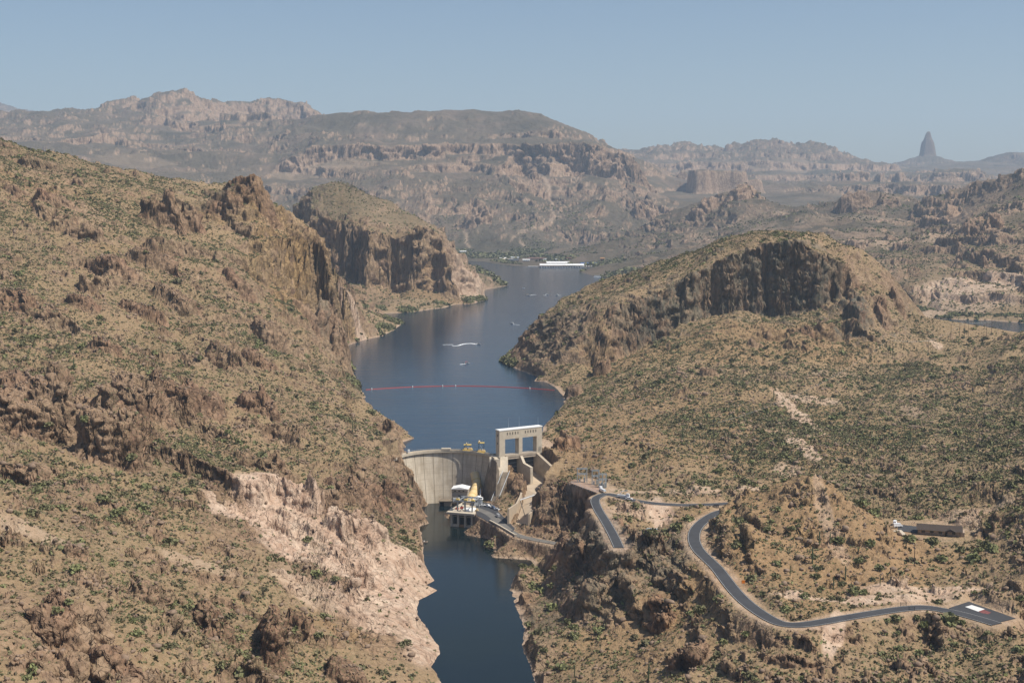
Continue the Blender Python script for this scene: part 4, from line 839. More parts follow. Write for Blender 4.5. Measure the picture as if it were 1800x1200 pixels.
# ------------------------------------------------------------------ spillway chute
ch = empty('spillway_chute', g(925, 885, -22), 'wide pale concrete chute running down from the spillway gates to the road', 'spillway')
def tl(x, y, z): return TB().w((x, y, z))
L_ = [tl(7.6, 3.6, -11), tl(17, -15.5, -16.5), c(916, 855, 972), c(920, 882, 950), c(911, 907, 920), g(894, 926, -26.6)]
Rr = [tl(32.7, 3.6, -11), tl(32.7, -16, -16.5), c(955, 858, 968), c(952, 872, 950), c(943, 897, 916), g(927, 935, -26.6)]
V = L_ + Rr + [(p[0], p[1], p[2] - 2.5) for p in L_ + Rr]; n6 = 6; Fs = []
for i in range(5): Fs += [(i, i + 1, n6 + i + 1, n6 + i), (12 + i, 18 + i, 18 + i + 1, 12 + i + 1), (i, 12 + i, 12 + i + 1, i + 1), (6 + i, 6 + i + 1, 18 + i + 1, 18 + i)]
Fs += [(0, 6, 18, 12), (5, 17, 23, 11)]
MB().add(V, Fs).build('chute_floor', conc_w, ch)
def wall(name, top, bot, th, m, parent):
    n_ = len(top); V = list(top) + list(bot) + [(p[0] + th[0], p[1] + th[1], p[2]) for p in list(top) + list(bot)]; Fs = []
    for i in range(n_ - 1): Fs += [(i, i + 1, n_ + i + 1, n_ + i), (2 * n_ + i, 3 * n_ + i, 3 * n_ + i + 1, 2 * n_ + i + 1), (i, 2 * n_ + i, 2 * n_ + i + 1, i + 1), (n_ + i, n_ + i + 1, 3 * n_ + i + 1, 3 * n_ + i)]
    Fs += [(0, n_, 3 * n_, 2 * n_), (n_ - 1, 3 * n_ - 1, 4 * n_ - 1, 2 * n_ - 1)]
    return MB().add(V, Fs).build(name, m, parent)
lw = [c(921, 856, 962), c(916, 872, 942), c(910, 884, 920), c(895, 894, 893)]
wall('training_wall', lw, [(p[0], p[1], p[2] - h_) for p, h_ in zip(lw, (7, 9, 11, 12.5))], (-1.3, 0), conc_w, ch)
rw = [c(958, 848, 968), c(954, 868, 950), c(944, 888, 915), c(928, 903, 879)]
wall('training_wall', rw, [(p[0], p[1], p[2] - h_) for p, h_ in zip(rw, (6, 7, 10, 13.5))], (1.3, 0), conc_w, ch)
wall('apron', [tl(17.5, -15.5, -17), tl(7.6, -3, -13), c(905, 838, 975)], [tl(17.5, -15.5, -27), tl(7.6, -3, -24), c(905, 850, 972)], (.3, 1.5), conc_l, ch)
fb_ = empty('footbridge', g(932, 872, -15), 'thin steel footbridge crossing over the spillway chute', 'footbridge')
p0, p1 = c(912.5, 879, 936), c(951.5, 866, 942)
MB().tube([p0, p1], .45, 4).build('deck', lgrey, fb_); MB().tube([(p0[0], p0[1], p0[2] + 1.1), (p1[0], p1[1], p1[2] + 1.1)], .09, 4).build('handrail', grey, fb_)
tag(MB().tube([c(915, 880, 934), c(923, 907, 900)], .25, 5).build('drain_pipe', dsteel), 'dark pipe running down the lit left wall of the spillway chute', 'pipe')

# ------------------------------------------------------------------ hoists on the crest
def hoist(px, py, Y, wd, ht, label, wheel):
    x, y, z = c(px, py, Y); z = 3.2; h = empty('intake_hoist', (x, y, z), label, 'hoist')
    MB((x, y, z)).box(-wd / 2, wd / 2, -1.4, 3.5, -.2, 1.2).build('platform', yellow, h)
    MB((x, y, z)).box(-wd * .36, -wd * .05, -1, 2, 1.2, 2.6).box(wd * .08, wd * .4, -1, 2, 1.2, 2.2).build('motor_housing', cream, h)
    for sx in (-1, 1):
        for sy in (-.8, 2.6): MB((x, y, z)).box(sx * wd * .3 - .14, sx * wd * .3 + .14, sy - .14, sy + .14, 1.2, ht).build('mast', dsteel, h)
    MB((x, y, z)).tube([(-wd * .3, -.8, 1.4), (wd * .3, -.8, ht)], .09, 4).tube([(wd * .3, -.8, 1.4), (-wd * .3, -.8, ht)], .09, 4).build('cross_brace', grey, h)
    MB((x, y, z)).box(-wd * .38, wd * .38, -1.1, 2.9, ht - .2, ht + .1).build('top_deck', yellow, h)
    MB((x, y, z)).tube([(-.9 if wheel else -wd * .3, -.6, ht + 1.0), (-.4 if wheel else -wd * .3 + 1, -.6, ht + 1.0)], 1.0, 12).build('sheave', cream, h)
    MB((x, y, z)).tube([(wd * .1, .5, ht), (wd * .1, .5, ht + 2.4)], .12, 5).build('lightning_rod', grey, h)
    MB((x, y, z)).box(wd * .38, wd * .42, -1.1, -1.0, ht, ht + 1).build('guard_post', grey, h); MB((x, y, z)).box(-wd * .42, -wd * .38, -1.1, -1.0, ht, ht + 1).build('guard_post', grey, h)
hoist(822, 795, 1011, 7.6, 4.6, 'shorter yellow hoist with a pale wheel on the dam crest', True)
hoist(846, 797, 1003, 6.4, 7.6, 'taller lattice hoist with yellow drum on the dam crest nearer the gate tower', False)

# ------------------------------------------------------------------ power plant
ph = empty('powerhouse', c(812, 880, 962), 'square concrete powerhouse with white gabled roof and dark doorway at the dam foot', 'building')
PHb = MB(c(795, 880, 962), -.10); q = (PHb.at[0], PHb.at[1], -25.2)
def PB(): return MB(q, -.12)
PB().box(0, 11.3, 0, 9.5, 0, 7.4).build('wall', mat('grey_concrete', (.33, .30, .26), .9, noise=.12, scale=.4), ph)
PB().box(-.3, 11.6, -.3, 9.8, 7.4, 9.6).build('parapet_band', conc, ph)
PB().add([(-.7, -.7, 9.6), (5.7, -.7, 10.9), (12, -.7, 9.6), (-.7, 10.2, 9.6), (5.7, 10.2, 10.9), (12, 10.2, 9.6), (-.7, -.7, 9.3), (12, -.7, 9.3), (-.7, 10.2, 9.3), (12, 10.2, 9.3)], [(0, 1, 4, 3), (1, 2, 5, 4), (6, 7, 2, 1, 0), (8, 3, 4, 5, 9), (6, 0, 3, 8), (7, 9, 5, 2), (6, 8, 9, 7)]).build('roof', white, ph)
PB().box(4.3, 8.2, -.08, .2, 0, 4.9).build('door', dsteel, ph)
for x_ in (1.6, 4.6, 7.8): PB().box(x_, x_ + 1.2, -.45, -.2, 7.7, 8.4).build('vent', black, ph)
PB().box(-.4, 11.7, -.45, -.1, 7.1, 7.45).build('cornice', darkc, ph)
tr = empty('step_up_transformer', g(807, 879, -25), 'small light grey electrical gear with white tank before the powerhouse door', 'transformer')
tx = g(806, 881, -25.2); MB(tx).box(-4, -1.5, -1, 1, 0, 2.6).build('tank', lgrey, tr); MB(tx).box(1.8, 3.6, -1, 1, 0, 2.2).build('tank', lgrey, tr); MB(tx).disc(.2, -.3, 0, 3.4, .9, .8, 12).build('conservator', white, tr)
for x_ in (-3.6, -2.8, -2, 2.2, 3.1): MB(tx).tube([(x_, 0, 2.2), (x_, 0, 4.2)], [.22, .08], 6).build('bushing', galv, tr)
pn = empty('penstock', g(828, 870, -20), 'big cream coloured steel penstock pipe coming down from the dam wall', 'pipe')
pth = [(-28.5, 1000, -12), c(838.5, 853, 993), c(837, 856, 986), c(833, 866, 975), c(828, 877, 964), c(825.5, 884, 957)]
pth = smooth_path(pth, 5); MB().tube([tuple(p) for p in pth], 3.35, 28).build('pipe_shell', cream, pn, True)
for i in range(3, len(pth) - 1, 3):
    d_ = (pth[i + 1] - pth[i]); d_ = d_ / np.linalg.norm(d_); MB().tube([tuple(pth[i] - d_ * .22), tuple(pth[i] + d_ * .22)], 3.5, 28).build('stiffener_ring', yellow, pn)
MB(g(826, 885, -25.2)).box(-4.2, 4.2, -2, 4, 0, 2).build('anchor_block', conc, pn)
MB().tube([c(844, 858, 985), c(844.5, 872, 968)], .5, 8).build('vent_pipe', white, pn)
sh = empty('control_shed', g(839, 888, -25), 'small light grey shed with white gabled roof beside the penstock', 'shed')
sx = g(833.5, 888.5, -25.2)
MB(sx, .02).box(0, 6, 0, 6.5, 0, 4.6).build('wall', lgrey, sh)
MB(sx, .02).add([(-.4, -.4, 4.6), (3, -.4, 6.1), (6.4, -.4, 4.6), (-.4, 6.9, 4.6), (3, 6.9, 6.1), (6.4, 6.9, 4.6)], [(0, 1, 4, 3), (1, 2, 5, 4), (0, 2, 1), (3, 4, 5), (0, 3, 5, 2)]).build('roof', white, sh)
MB(sx, .02).box(3.6, 5.2, -.06, .1, 0, 2.6).build('door', grey, sh)
MB(sx, .02).box(.8, 2.2, -.06, .1, 2.6, 3.6).build('louvre', dsteel, sh)
# tail race block
ta = -.33; t0 = g(791.5, 924.5, RZ); tq = (t0[0], t0[1], -48)
tr_ = empty('tailrace_block', (t0[0], t0[1], RZ), 'concrete tailrace block with three dark bays standing in the river', 'tailrace')
def RB(): return MB(tq, ta)
RB().box(0, 1.5, 0, 3, 0, 20.6).box(5.2, 6.5, 0, 3, 0, 20.6).box(10.5, 11.8, 0, 3, 0, 20.6).box(15.6, 17.0, 0, 3, 0, 20.6).build('pier', conc_l, tr_)
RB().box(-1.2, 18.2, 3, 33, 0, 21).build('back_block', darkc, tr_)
for x0_, x1_, m_ in ((1.5, 5.2, conc_l), (6.5, 10.5, rust), (11.8, 15.6, conc_l)):
    RB().box(x0_, x1_, .5, 2, 0, 13.6).build('sill', m_, tr_); RB().box(x0_, x1_, 2.4, 3, 13.6, 20.5).build('bay_shade_panel', black, tr_)  # black panel paints the shade deep in each bay, no gate
    RB().box(x0_, x1_, 1.2, 1.5, 19.0, 19.4).build('hoist_beam', conc_l, tr_)
RB().box(-2.4, 19, -1.6, 33, 21, 22.6).build('deck', conc_l, tr_)
RB().box(-1.5, 18.6, -.4, 0, 20.6, 21).build('edge_beam', conc_l, tr_)
RB().box(17.0, 25, 2, 14, 4, 21.8).build('side_block', conc, tr_)
RB().solid([(19, 0, 21.9), (26, 4, 21.9), (23, 12, 21.9), (19, 12, 21.9)], [(19, 0, 22.4), (26, 4, 22.4), (23, 12, 22.4), (19, 12, 22.4)]).build('side_slab', conc_l, tr_)
ga = empty('gantry_crane', RB().w((9, 12, 22.6)), 'grey gantry frame with yellow hoists over the tailrace deck', 'gantry')
for x_ in (4.3, 10.0, 15.4): RB().box(x_ - .45, x_ + .45, 3.0, 3.9, 22.6, 29.5).build('post', grey, ga); RB().box(x_ - .3, x_ + .3, 17, 17.6, 22.6, 29.5).build('rear_post', grey, ga)
RB().box(1.5, 18, 2.9, 3.9, 29.5, 30.4).box(1.5, 18, 16.8, 17.8, 29.5, 30.4).build('beam', grey, ga)
for x_ in (3.0, 9.2, 14.6): RB().box(x_, x_ + 2.4, 3.2, 5.2, 30.4, 31.3).build('hoist_carriage', yellow, ga)
for x_ in (4.3, 10.0, 15.4): RB().box(x_ - .25, x_ + .25, 3.9, 16.8, 29.6, 30.2).build('cross_beam', grey, ga)
tk = empty('generator_cover', RB().w((11.8, 8.5, 22.6)), 'round white generator cover on the tailrace deck', 'cover')
RB().disc(11.8, 8.5, 22.6, 23.6, 4.9, 4.9, 28).build('cover_rim', white, tk); RB().disc(11.8, 8.5, 23.6, 24.4, 4.6, 1.0, 28).build('cover_dome', white, tk)
for i, (x_, y_, m_, lb) in enumerate(((2.2, 8, redb, 'red pump unit on the deck left of the round white cover'), (4.6, 11, redb, 'second red pump unit behind the gantry post'), (-.6, 4, galv, 'grey green equipment box at the left edge of the tailrace deck'), (17.6, 7, cream, 'cream cabinet right of the round white cover'))):
    t_ = empty('pump_unit' if i < 2 else 'equipment_box', RB().w((x_, y_, 22.6)), lb, 'machine')
    RB().box(x_ - 1, x_ + 1, y_ - .8, y_ + .8, 22.6, 23.9).build('housing', m_, t_); RB().disc(x_, y_, 23.9, 24.9, .45, .4, 10).build('motor', dsteel if i < 2 else m_, t_)
ot = empty('outlet_works', g(780, 884, -33), 'small concrete outlet box with dark opening at the foot of the dam', 'outlet')
oz = g(772, 889, -36); MB((oz[0], oz[1], -42)).box(0, 9.5, 0, 8, 0, 9.5).build('outlet_box', conc, ot); MB((oz[0], oz[1], -42)).box(.6, 3.6, -.06, .2, 5, 9).build('opening', black, ot); MB((oz[0], oz[1], -42)).box(-.4, 10, -.8, 8, 9.5, 10).build('outlet_deck', darkc, ot)

# retaining wall under the plant road
rwall = empty('retaining_wall', g(885, 928, -28), 'shadowed concrete retaining wall holding the plant road above the river', 'retaining wall')
wt = [g(860, 914.5, -24.4), g(880, 925.5, -24.4), g(906, 941, -24.4)]
wall('wall_face', wt, [(p[0], p[1], -40) for p in wt], (.6, .3), conc, rwall)
tp = [(p[0] - .1, p[1] - .1, -23.9) for p in wt]; wall('coping', tp, [(p[0], p[1], -24.4) for p in tp], (.9, .5), conc_l, rwall)
MB((wt[2][0], wt[2][1], -40)).box(-.6, .8, -.4, .8, 0, 16.6).build('end_post', conc_l, rwall)

# ------------------------------------------------------------------ roads (sheets laid on the cut ground)
def offset(path, d):
    P_ = np.asarray(path); T_ = np.gradient(P_[:, :2], axis=0); T_ /= np.linalg.norm(T_, axis=1)[:, None] + 1e-9
    return np.column_stack([P_[:, 0] + T_[:, 1] * d, P_[:, 1] - T_[:, 0] * d, P_[:, 2]])
def strip(name, path, d0, d1, z0, z1, m, parent=None):
    a_, b_ = offset(path, d0), offset(path, d1); n_ = len(a_)
    V = [(*p[:2], p[2] + z1) for p in a_] + [(*p[:2], p[2] + z1) for p in b_] + [(*p[:2], p[2] + z0) for p in a_] + [(*p[:2], p[2] + z0) for p in b_]; Fs = []
    for i in range(n_ - 1): Fs += [(i, n_ + i, n_ + i + 1, i + 1), (i, i + 1, 2 * n_ + i + 1, 2 * n_ + i), (n_ + i, 3 * n_ + i, 3 * n_ + i + 1, n_ + i + 1)]
    o = MB().add(V, Fs).build(name, m, parent); return o
for nm, p_, hw in (('road', mainr, 3.5), ('road', hair, 3.0)):
    o = strip(nm, p_, -hw, hw, -.6, .06, asph); o['kind'] = 'structure'
    for d_ in (-hw + .35, hw - .35): o = strip('road_edge_line', p_, d_ - .09, d_ + .09, .06, .075, paintl); o['kind'] = 'structure'
o = strip('service_road', low, -3.0, 3.0, -.6, .06, asph_l); o['kind'] = 'structure'
def sheet(name, poly, z, dz, m, kind='structure'):
    n_ = len(poly); o = MB().solid([(p[0], p[1], z - .5) for p in poly], [(p[0], p[1], z + dz) for p in poly]).build(name, m)
    if kind: o['kind'] = kind
    return o
sheet('yard_pavement', PADP, -25, .03, asph); sheet('helipad_pavement', [g(1668, 1068, 7), g(1703, 1056.5, 7), g(1785, 1086, 7), g(1747, 1095, 7)], 7, .03, asph)
sheet('gravel_pad', [g(1004, 849, 7), g(1012, 843, 7), g(1060, 857, 7), g(1050, 866, 7)], 7, .05, mat('red_gravel', (.34, .23, .165), .95, noise=.2, scale=.6))
sheet('helipad_marking', [g(1696.5, 1066, 7), g(1708, 1062.8, 7), g(1731, 1070, 7), g(1720, 1074.5, 7)], 7.04, .02, paintw)
sheet('helipad_marking', [g(1720, 1074, 7), g(1729, 1070.8, 7), g(1742, 1076, 7), g(1737, 1078.8, 7), g(1726, 1077, 7)], 7.04, .03, redp)
sheet('driveway', [g(1580, 921, 12), g(1615, 925, 12), g(1612, 936, 12), g(1578, 932, 12)], 12, .04, asph)
sheet('concrete_slab', [g(1571, 932, 12), g(1584, 931, 12), g(1593, 939, 12), g(1568, 942, 12)], 12, .10, conc_l)
# guard rail of the plant road
gr_ = empty('guard_rail', g(960, 950, -25), 'long light grey guard rail on the river side of the plant road', 'guard rail')
strip('rail', low[16:], 3.0, 3.12, .45, .85, galv, gr_)
for ch_ in list(gr_.children): ch_.data.transform(Matrix.Translation(-Vector(gr_.location)))
for i in range(18, len(low), 3): p = offset(low, 3.1)[i]; MB(tuple(p)).box(-.1, .1, -.1, .1, -.5, .8).build('rail_post', wood, gr_)
gr2 = empty('guard_rail', g(1222, 960, 7), 'pale guard rail around the outside of the sharp main road bend', 'guard rail')
o = strip('rail', mainr[12:48], 4.6, 4.75, .4, .85, galv, gr2); o.data.transform(Matrix.Translation(-Vector(gr2.location)))
for i in range(12, 48, 3): p = offset(mainr, 4.65)[i]; MB(tuple(p)).box(-.1, .1, -.1, .1, -.5, .8).build('rail_post', wood, gr2)

# ------------------------------------------------------------------ vehicles
def car_parts(kind, paint):
    """car, pickup or truck pointing along +x, about 5 m"""
    r = bpy.data.objects.new('vehicle_source', None)
    if kind == 'car': body = [(-2.3, .45), (2.3, .45), (2.3, .85), (1.3, 1.0), (-2.1, 1.02), (-2.3, .9)]; cab = [(-1.9, 1.02), (.9, 1.0), (.3, 1.5), (-1.3, 1.52)]
    elif kind == 'pickup': body = [(-2.8, .55), (2.7, .55), (2.7, 1.05), (1.5, 1.2), (-2.8, 1.2)]; cab = [(-.8, 1.2), (1.4, 1.2), (.8, 1.9), (-.6, 1.92)]
    elif kind == 'van': body = [(-2.7, .5), (2.7, .5), (2.7, 1.1), (2.0, 1.3), (-2.7, 1.3)]; cab = [(-2.7, 1.3), (1.9, 1.3), (1.3, 2.2), (-2.6, 2.25)]
    else: body = [(-4, .7), (4, .7), (4, 1.2), (-4, 1.2)]; cab = [(1.9, 1.2), (4, 1.2), (3.8, 2.8), (2.0, 2.9)]
    def ext(pl_, w): n_ = len(pl_); return ([(x, -w, z) for x, z in pl_] + [(x, w, z) for x, z in pl_], [tuple(range(n_)), tuple(reversed(range(n_, 2 * n_)))] + [(i, n_ + i, n_ + (i + 1) % n_, (i + 1) % n_) for i in range(n_)])
    return r, ext(body, .95), ext(cab, .8)
def vehicle(name, kind, paint, loc, rot, label, cat, group=None, crane=False):
    r = empty(name, loc, label, cat, group); _, b_, k_ = car_parts(kind, paint)
    bpy.data.objects.remove(_)
    MB(loc, rot).add(*b_).build('body', paint, r); MB(loc, rot).add(*k_).build('cabin', glassm if kind == 'car' else paint, r)
    tops = {'car': (-1.25, .25, 1.52), 'pickup': (-.55, .75, 1.93), 'van': (-2.5, 1.25, 2.26), 'truck': (2.05, 3.75, 2.9)}[kind]
    MB(loc, rot).box(tops[0], tops[1], -.72, .72, tops[2], tops[2] + .06).build('roof', paint, r)
    xw = 1.45 if kind != 'truck' else 2.8
    for sx in (-xw, xw):
        for sy in (-.88, .88): MB(loc, rot).tube([(sx, sy - .12, .38), (sx, sy + .12, .38)], .38, 12).build('wheel', tyre, r)
    if kind == 'truck': MB(loc, rot).box(-4, 1.5, -.9, .9, 1.2, 1.9).build('flatbed', lgrey, r)
    if crane: MB(loc, rot).tube([(-2.5, 0, 1.9), (-1.0, 0, 4.2), (2.8, 0, 5.0)], [.25, .22, .14], 6).build('crane_boom', white, r)
    return r
darkcar = mat('dark_car_paint', (.05, .055, .07), .25); silver = mat('silver_car_paint', (.5, .52, .55), .3, .4); whitec = mat('white_car_paint', (.78, .78, .78), .3); bluec = mat('blue_car_paint', (.12, .16, .24), .25)
for (px, py, kd, pt, rt, lb) in ((848, 889, 'car', whitec, .2, 'white car parked next to the light grey shed at the dam foot'), (858, 890.5, 'pickup', whitec, 2.5, 'white pickup second from the shed in the row of parked cars'), (864, 891, 'car', silver, 2.5, 'silver car in the middle of the parked row'), (867.5, 894, 'pickup', bluec, 2.5, 'blue grey pickup in front of the silver car'), (873, 896, 'car', whitec, 2.4, 'white car at the right end of the parked row'), (875, 908, 'van', silver, 1.9, 'lone silver van by the rock wall nearer the plant road')):
    vehicle('parked_car', kd, pt, g(px, py, -24.95), rt, lb, 'car', 'vehicles parked in the powerhouse yard')
vehicle('utility_truck', 'truck', whitec, g(1059, 863.5, 7.1), 1.9, 'white truck parked beside the switchyard fence', 'truck', crane=False)
vehicle('crane_truck', 'truck', whitec, g(1096, 874.5, 7.1), -.4, 'white truck with a raised crane boom on the hairpin road', 'truck', crane=True)
vehicle('parked_car', 'car', whitec, g(1106, 878, 7.1), -.3, 'small white car just right of the crane truck', 'car')
vehicle('parked_van', 'van', whitec, g(1573, 921, 12.1), 1.2, 'white van at the left end of the house drive', 'van')
vehicle('parked_van', 'van', whitec, g(1578, 926, 12.1), .2, 'white van nearer the concrete slab beside the house drive', 'van')

# ------------------------------------------------------------------ switchyard
def gantry(px, py, wpx, hm, label, bays):
    x, y, z = g(px, py, 7); w_ = wpx / F * y; r = empty('switchyard_gantry', (x, y, z), label, 'electrical gantry', 'steel gantries of the switchyard')
    for i in range(bays + 1):
        for dy in (0, 3.2):
            xx = i * w_ / bays; MB((x, y, z)).box(xx - .2, xx + .2, dy - .2, dy + .2, 0, hm).build('column', galv, r)
    for dy in (0, 3.2):
        for hh in (hm, hm * .62): MB((x, y, z)).box(-.4, w_ + .4, dy - .22, dy + .22, hh - .2, hh + .2).build('beam', galv, r)
    for i in range(bays * 2):
        xx = (i + .5) * w_ / bays / 2; MB((x, y, z)).tube([(xx, 1.6, hm * .62), (xx, 1.6, hm * .62 - 1.3)], .22, 6).build('insulator', lgrey, r)
        MB((x, y, z)).box(xx - .5, xx + .5, .8, 2.4, 0, 2.2 + (i % 2)).build('breaker', galv, r)
gantry(1015, 848, 17, 9.2, 'tallest switchyard gantry, nearest the spillway', 1); gantry(1041, 852, 12, 9.5, 'middle switchyard gantry above the gravel pad', 1); gantry(1053, 857, 13, 8.8, 'right hand switchyard gantry beside the white truck', 2)
fnc = empty('chain_link_fence', g(1030, 860, 7), 'low chain link fence along the front of the switchyard pad', 'fence')
fp = [g(1004, 850, 7), g(1028, 860, 7), g(1052, 867, 7)]
for a_, b_ in zip(fp[:-1], fp[1:]):
    for k_ in range(7): t_ = k_ / 6; MB((a_[0] + (b_[0] - a_[0]) * t_, a_[1] + (b_[1] - a_[1]) * t_, 7)).box(-.06, .06, -.06, .06, -.4, 2).build('fence_post', lgrey, fnc)
    for z_ in (7.7, 8.4, 8.95): MB().tube([(a_[0], a_[1], z_), (b_[0], b_[1], z_)], .04, 4).build('fence_rail', lgrey, fnc)

# ------------------------------------------------------------------ house
hx = g(1613, 938, 12); ha = -.30
hs = empty('house', hx, 'long low house with brown shingle roof below the green slope', 'house')
def HB(): return MB((hx[0], hx[1], 11.8), ha)
HB().box(0, 22.5, 1.2, 9, 0, 2.9).build('wall', stucco, hs)
HB().add([(-.8, -.9, 2.9), (23.5, -.9, 2.9), (23.5, 9.8, 2.9), (-.8, 9.8, 2.9), (-.8, 4.5, 5.2), (23.5, 4.5, 5.2)], [(0, 1, 5, 4), (2, 3, 4, 5), (3, 0, 4), (1, 2, 5), (0, 3, 2, 1)]).build('roof', brownroof, hs)
HB().add([(14, -1.6, 2.9), (20, -1.6, 2.9), (17, -1.6, 4.4), (17, 3, 4.4), (14, 3, 2.95), (20, 3, 2.95)], [(0, 1, 2), (0, 2, 3, 4), (1, 5, 3, 2)]).build('porch_gable', brownroof, hs)
for x_ in (2, 6.5, 11, 18): HB().box(x_, x_ + 1.8, 1.12, 1.3, 1, 2.2).build('window', glassm, hs)
HB().box(14.5, 15.6, 1.12, 1.3, 0, 2.1).build('door', wood, hs)
for x_ in (0.2, 7.5, 14.4, 22): HB().box(x_ - .1, x_ + .1, -.7, -.5, 0, 2.9).build('porch_post', wood, hs)
HB().box(22.5, 24.5, 1, 8, 0, 2.4).build('end_wall', stucco, hs)

# ------------------------------------------------------------------ poles, signs
def pole(px, py0, py1, label, arm=1.6, group=None, y0=400, name='utility_pole'):
    x, y, z = hit(px, py1, y0); k_ = y / F; h = (py1 - py0) * k_ * 1.02; r = empty(name, (x, y, z), label, 'utility pole', group)
    MB((x, y, z)).tube([(0, 0, -1), (0, 0, h)], [.24, .14], 7).build('pole', wood, r)
    if arm:
        MB((x, y, z)).box(-arm, arm, -.1, .1, h - 1.0, h - .75).build('crossarm', wood, r)
        for s_ in (-arm + .15, 0, arm - .15): MB((x, y, z)).tube([(s_, 0, h - .75), (s_, 0, h - .35)], .12, 6).build('insulator', lgrey, r)
    return Vector((x, y, z + h - .5))
q1 = [pole(px, a_, b_, lb, .0 if i_ else 1.2, 'tall poles on the slope above the hairpin') for i_, (px, a_, b_, lb) in enumerate(((1254, 738, 779, 'leftmost tall dark pole on the slope above the hairpin road'), (1260, 742, 782, 'second from left of the tall dark poles above the hairpin road'), (1274, 752, 784, 'third from left of the tall dark poles above the hairpin road'), (1280, 755, 786, 'rightmost tall dark pole on the slope above the hairpin road')))]
q2 = [pole(px, a_, b_, lb, 1.5, 'poles on the upper slope below the saddle') for px, a_, b_, lb in ((1562, 596, 627, 'left pole of the pair under the brown outcrop'), (1568.5, 599, 631, 'right pole of the pair under the brown outcrop'), (1631.5, 599, 624, 'left pole of the pair beside the white wash'), (1639.5, 597, 622, 'right pole of the pair beside the white wash'))]
q3 = [pole(px, a_, b_, lb, 2.0, 'transmission poles on the saddle before the far water', 1200) for px, a_, b_, lb in ((1671.5, 570, 588, 'leftmost transmission pole on the saddle'), (1686.5, 566, 592, 'second transmission pole on the saddle'), (1695, 566, 595, 'third transmission pole on the saddle'), (1702, 567, 596, 'fourth transmission pole on the saddle'), (1734, 567, 591, 'fifth transmission pole on the saddle'), (1742.5, 566, 590, 'rightmost transmission pole on the saddle'))]
for (px, a_, b_, lb) in ((1607, 953, 993, 'tall pole standing in the scrub below the house'), (1534.5, 873, 896, 'thin pole behind the knoll on the way to the house'), (1553, 891, 911, 'thin pole left of the white vans'), (1574.5, 867, 901, 'tall pole on the dark slope behind the vans'), (1611, 890, 910, 'thin pole behind the house roof')): pole(px, a_, b_, lb, .9)
for i_, (a_, b_) in enumerate(((q2[0], q2[2]), (q2[1], q2[3]), (q3[0], q3[4]), (q3[1], q3[5]), (q2[2], q3[2]), (q1[1], q2[0]))):
    pts_ = [a_.lerp(b_, t_ / 10) - Vector((0, 0, 4 * (a_ - b_).length / 200 * (1 - (t_ / 5 - 1) ** 2))) for t_ in range(11)]
    tag(MB().tube([tuple(p) for p in pts_], .05, 4).build('power_line', galv), ('thin wire between the left poles of the two upper pairs', 'thin wire between the right poles of the two upper pairs', 'wire from the leftmost saddle pole over the far water', 'wire to the rightmost saddle pole over the far water', 'wire climbing from the white wash to the saddle', 'long wire from the tall dark poles up to the outcrop pair')[i_], 'wire')
sg = empty('road_sign', g(1306.5, 1029, 7), 'small orange road sign on the inside of the main road', 'road sign')
MB(g(1306.5, 1029, 7)).box(-.08, .08, -.08, .08, -.5, 2).build('post', galv, sg); MB(g(1306.5, 1029, 7)).box(-.8, .8, -.14, -.08, 1.2, 2.8).build('sign_panel', orange, sg)
ds = empty('road_barrier', g(1258, 893, 7), 'dark slatted barrier board where the hairpin road meets the main road', 'barrier')
for z_ in (.4, 1.2, 2.0): MB(g(1254, 893, 7)).box(0, 3.4, -.1, .1, z_, z_ + .45).build('board', darkcar, ds)
for x_ in (.3, 3): MB(g(1254, 893, 7)).box(x_, x_ + .15, .1, .25, -.4, 2.5).build('post', wood, ds)
for i_, (px, py) in enumerate(((1588, 1063.5), (1602.5, 1071.5))):
    x, y, z = g(px, py, 7); r = empty('gate_post_frame', (x, y, z), ('rear dark gate frame across the main road', 'front dark gate frame beside the main road')[i_], 'gate')
    MB((x, y, z)).box(-1.4, -1.2, -.1, .1, -.4, 1.6).box(1.2, 1.4, -.1, .1, -.4, 1.6).build('post', dsteel, r); MB((x, y, z)).box(-1.2, 1.2, -.06, .06, .3, .5).box(-1.2, 1.2, -.06, .06, 1.1, 1.3).build('gate_rail', dsteel, r)
pp = empty('pipe_stack', c(1147, 932, 765), 'stack of pale pipes lying in the green hollow beside the road', 'pipes')
x, y, z = hit(1147, 933)
for k_ in range(5): MB((x, y, z), -.2).tube([(-4 + k_ * .3, k_ * .55, .4), (5 + k_ * .2, k_ * .55, .4)], .25, 7).build('pipe', (galv, lgrey)[k_ % 2], pp)
for o in pp.children: pass
pp.location = (x, y, z)
for o in pp.children:
    o.data.transform(Matrix.Translation(Vector(c(1147, 932, 765)) - Vector((x, y, z))))

# ------------------------------------------------------------------ boat barrier
BA, BB_ = Vector(g(643, 685, 0)), Vector(g(975, 686, 0))
bb = empty('boat_barrier', g(808, 681, 0), 'long red float line strung across the lake above the dam', 'boat barrier')
def bpt(t_): p = BA.lerp(BB_, t_); p.y += 30 * (1 - (2 * t_ - 1) ** 2); return Vector((p.x, p.y, .1))
fl0 = None
for i in range(100):
    a_, b_ = bpt(i / 100), bpt((i + .93) / 100); m_ = (a_ + b_) / 2
    if fl0 is None:
        d_ = (b_ - a_) / 2; fl0 = MB(tuple(m_)).tube([tuple(-d_ * .98), tuple(d_ * .98)], [.34, .34], 8).build('float', redb, bb); fl0.data.transform(Matrix.Translation(Vector(bb.location) - m_)); fl0.location = m_ - Vector(bb.location); an0 = math.atan2(d_.y, d_.x)
    else:
        o = fl0.copy(); SC.collection.objects.link(o); o.location = m_ - Vector(bb.location); o.rotation_euler.z = math.atan2((b_ - a_).y, (b_ - a_).x) - an0
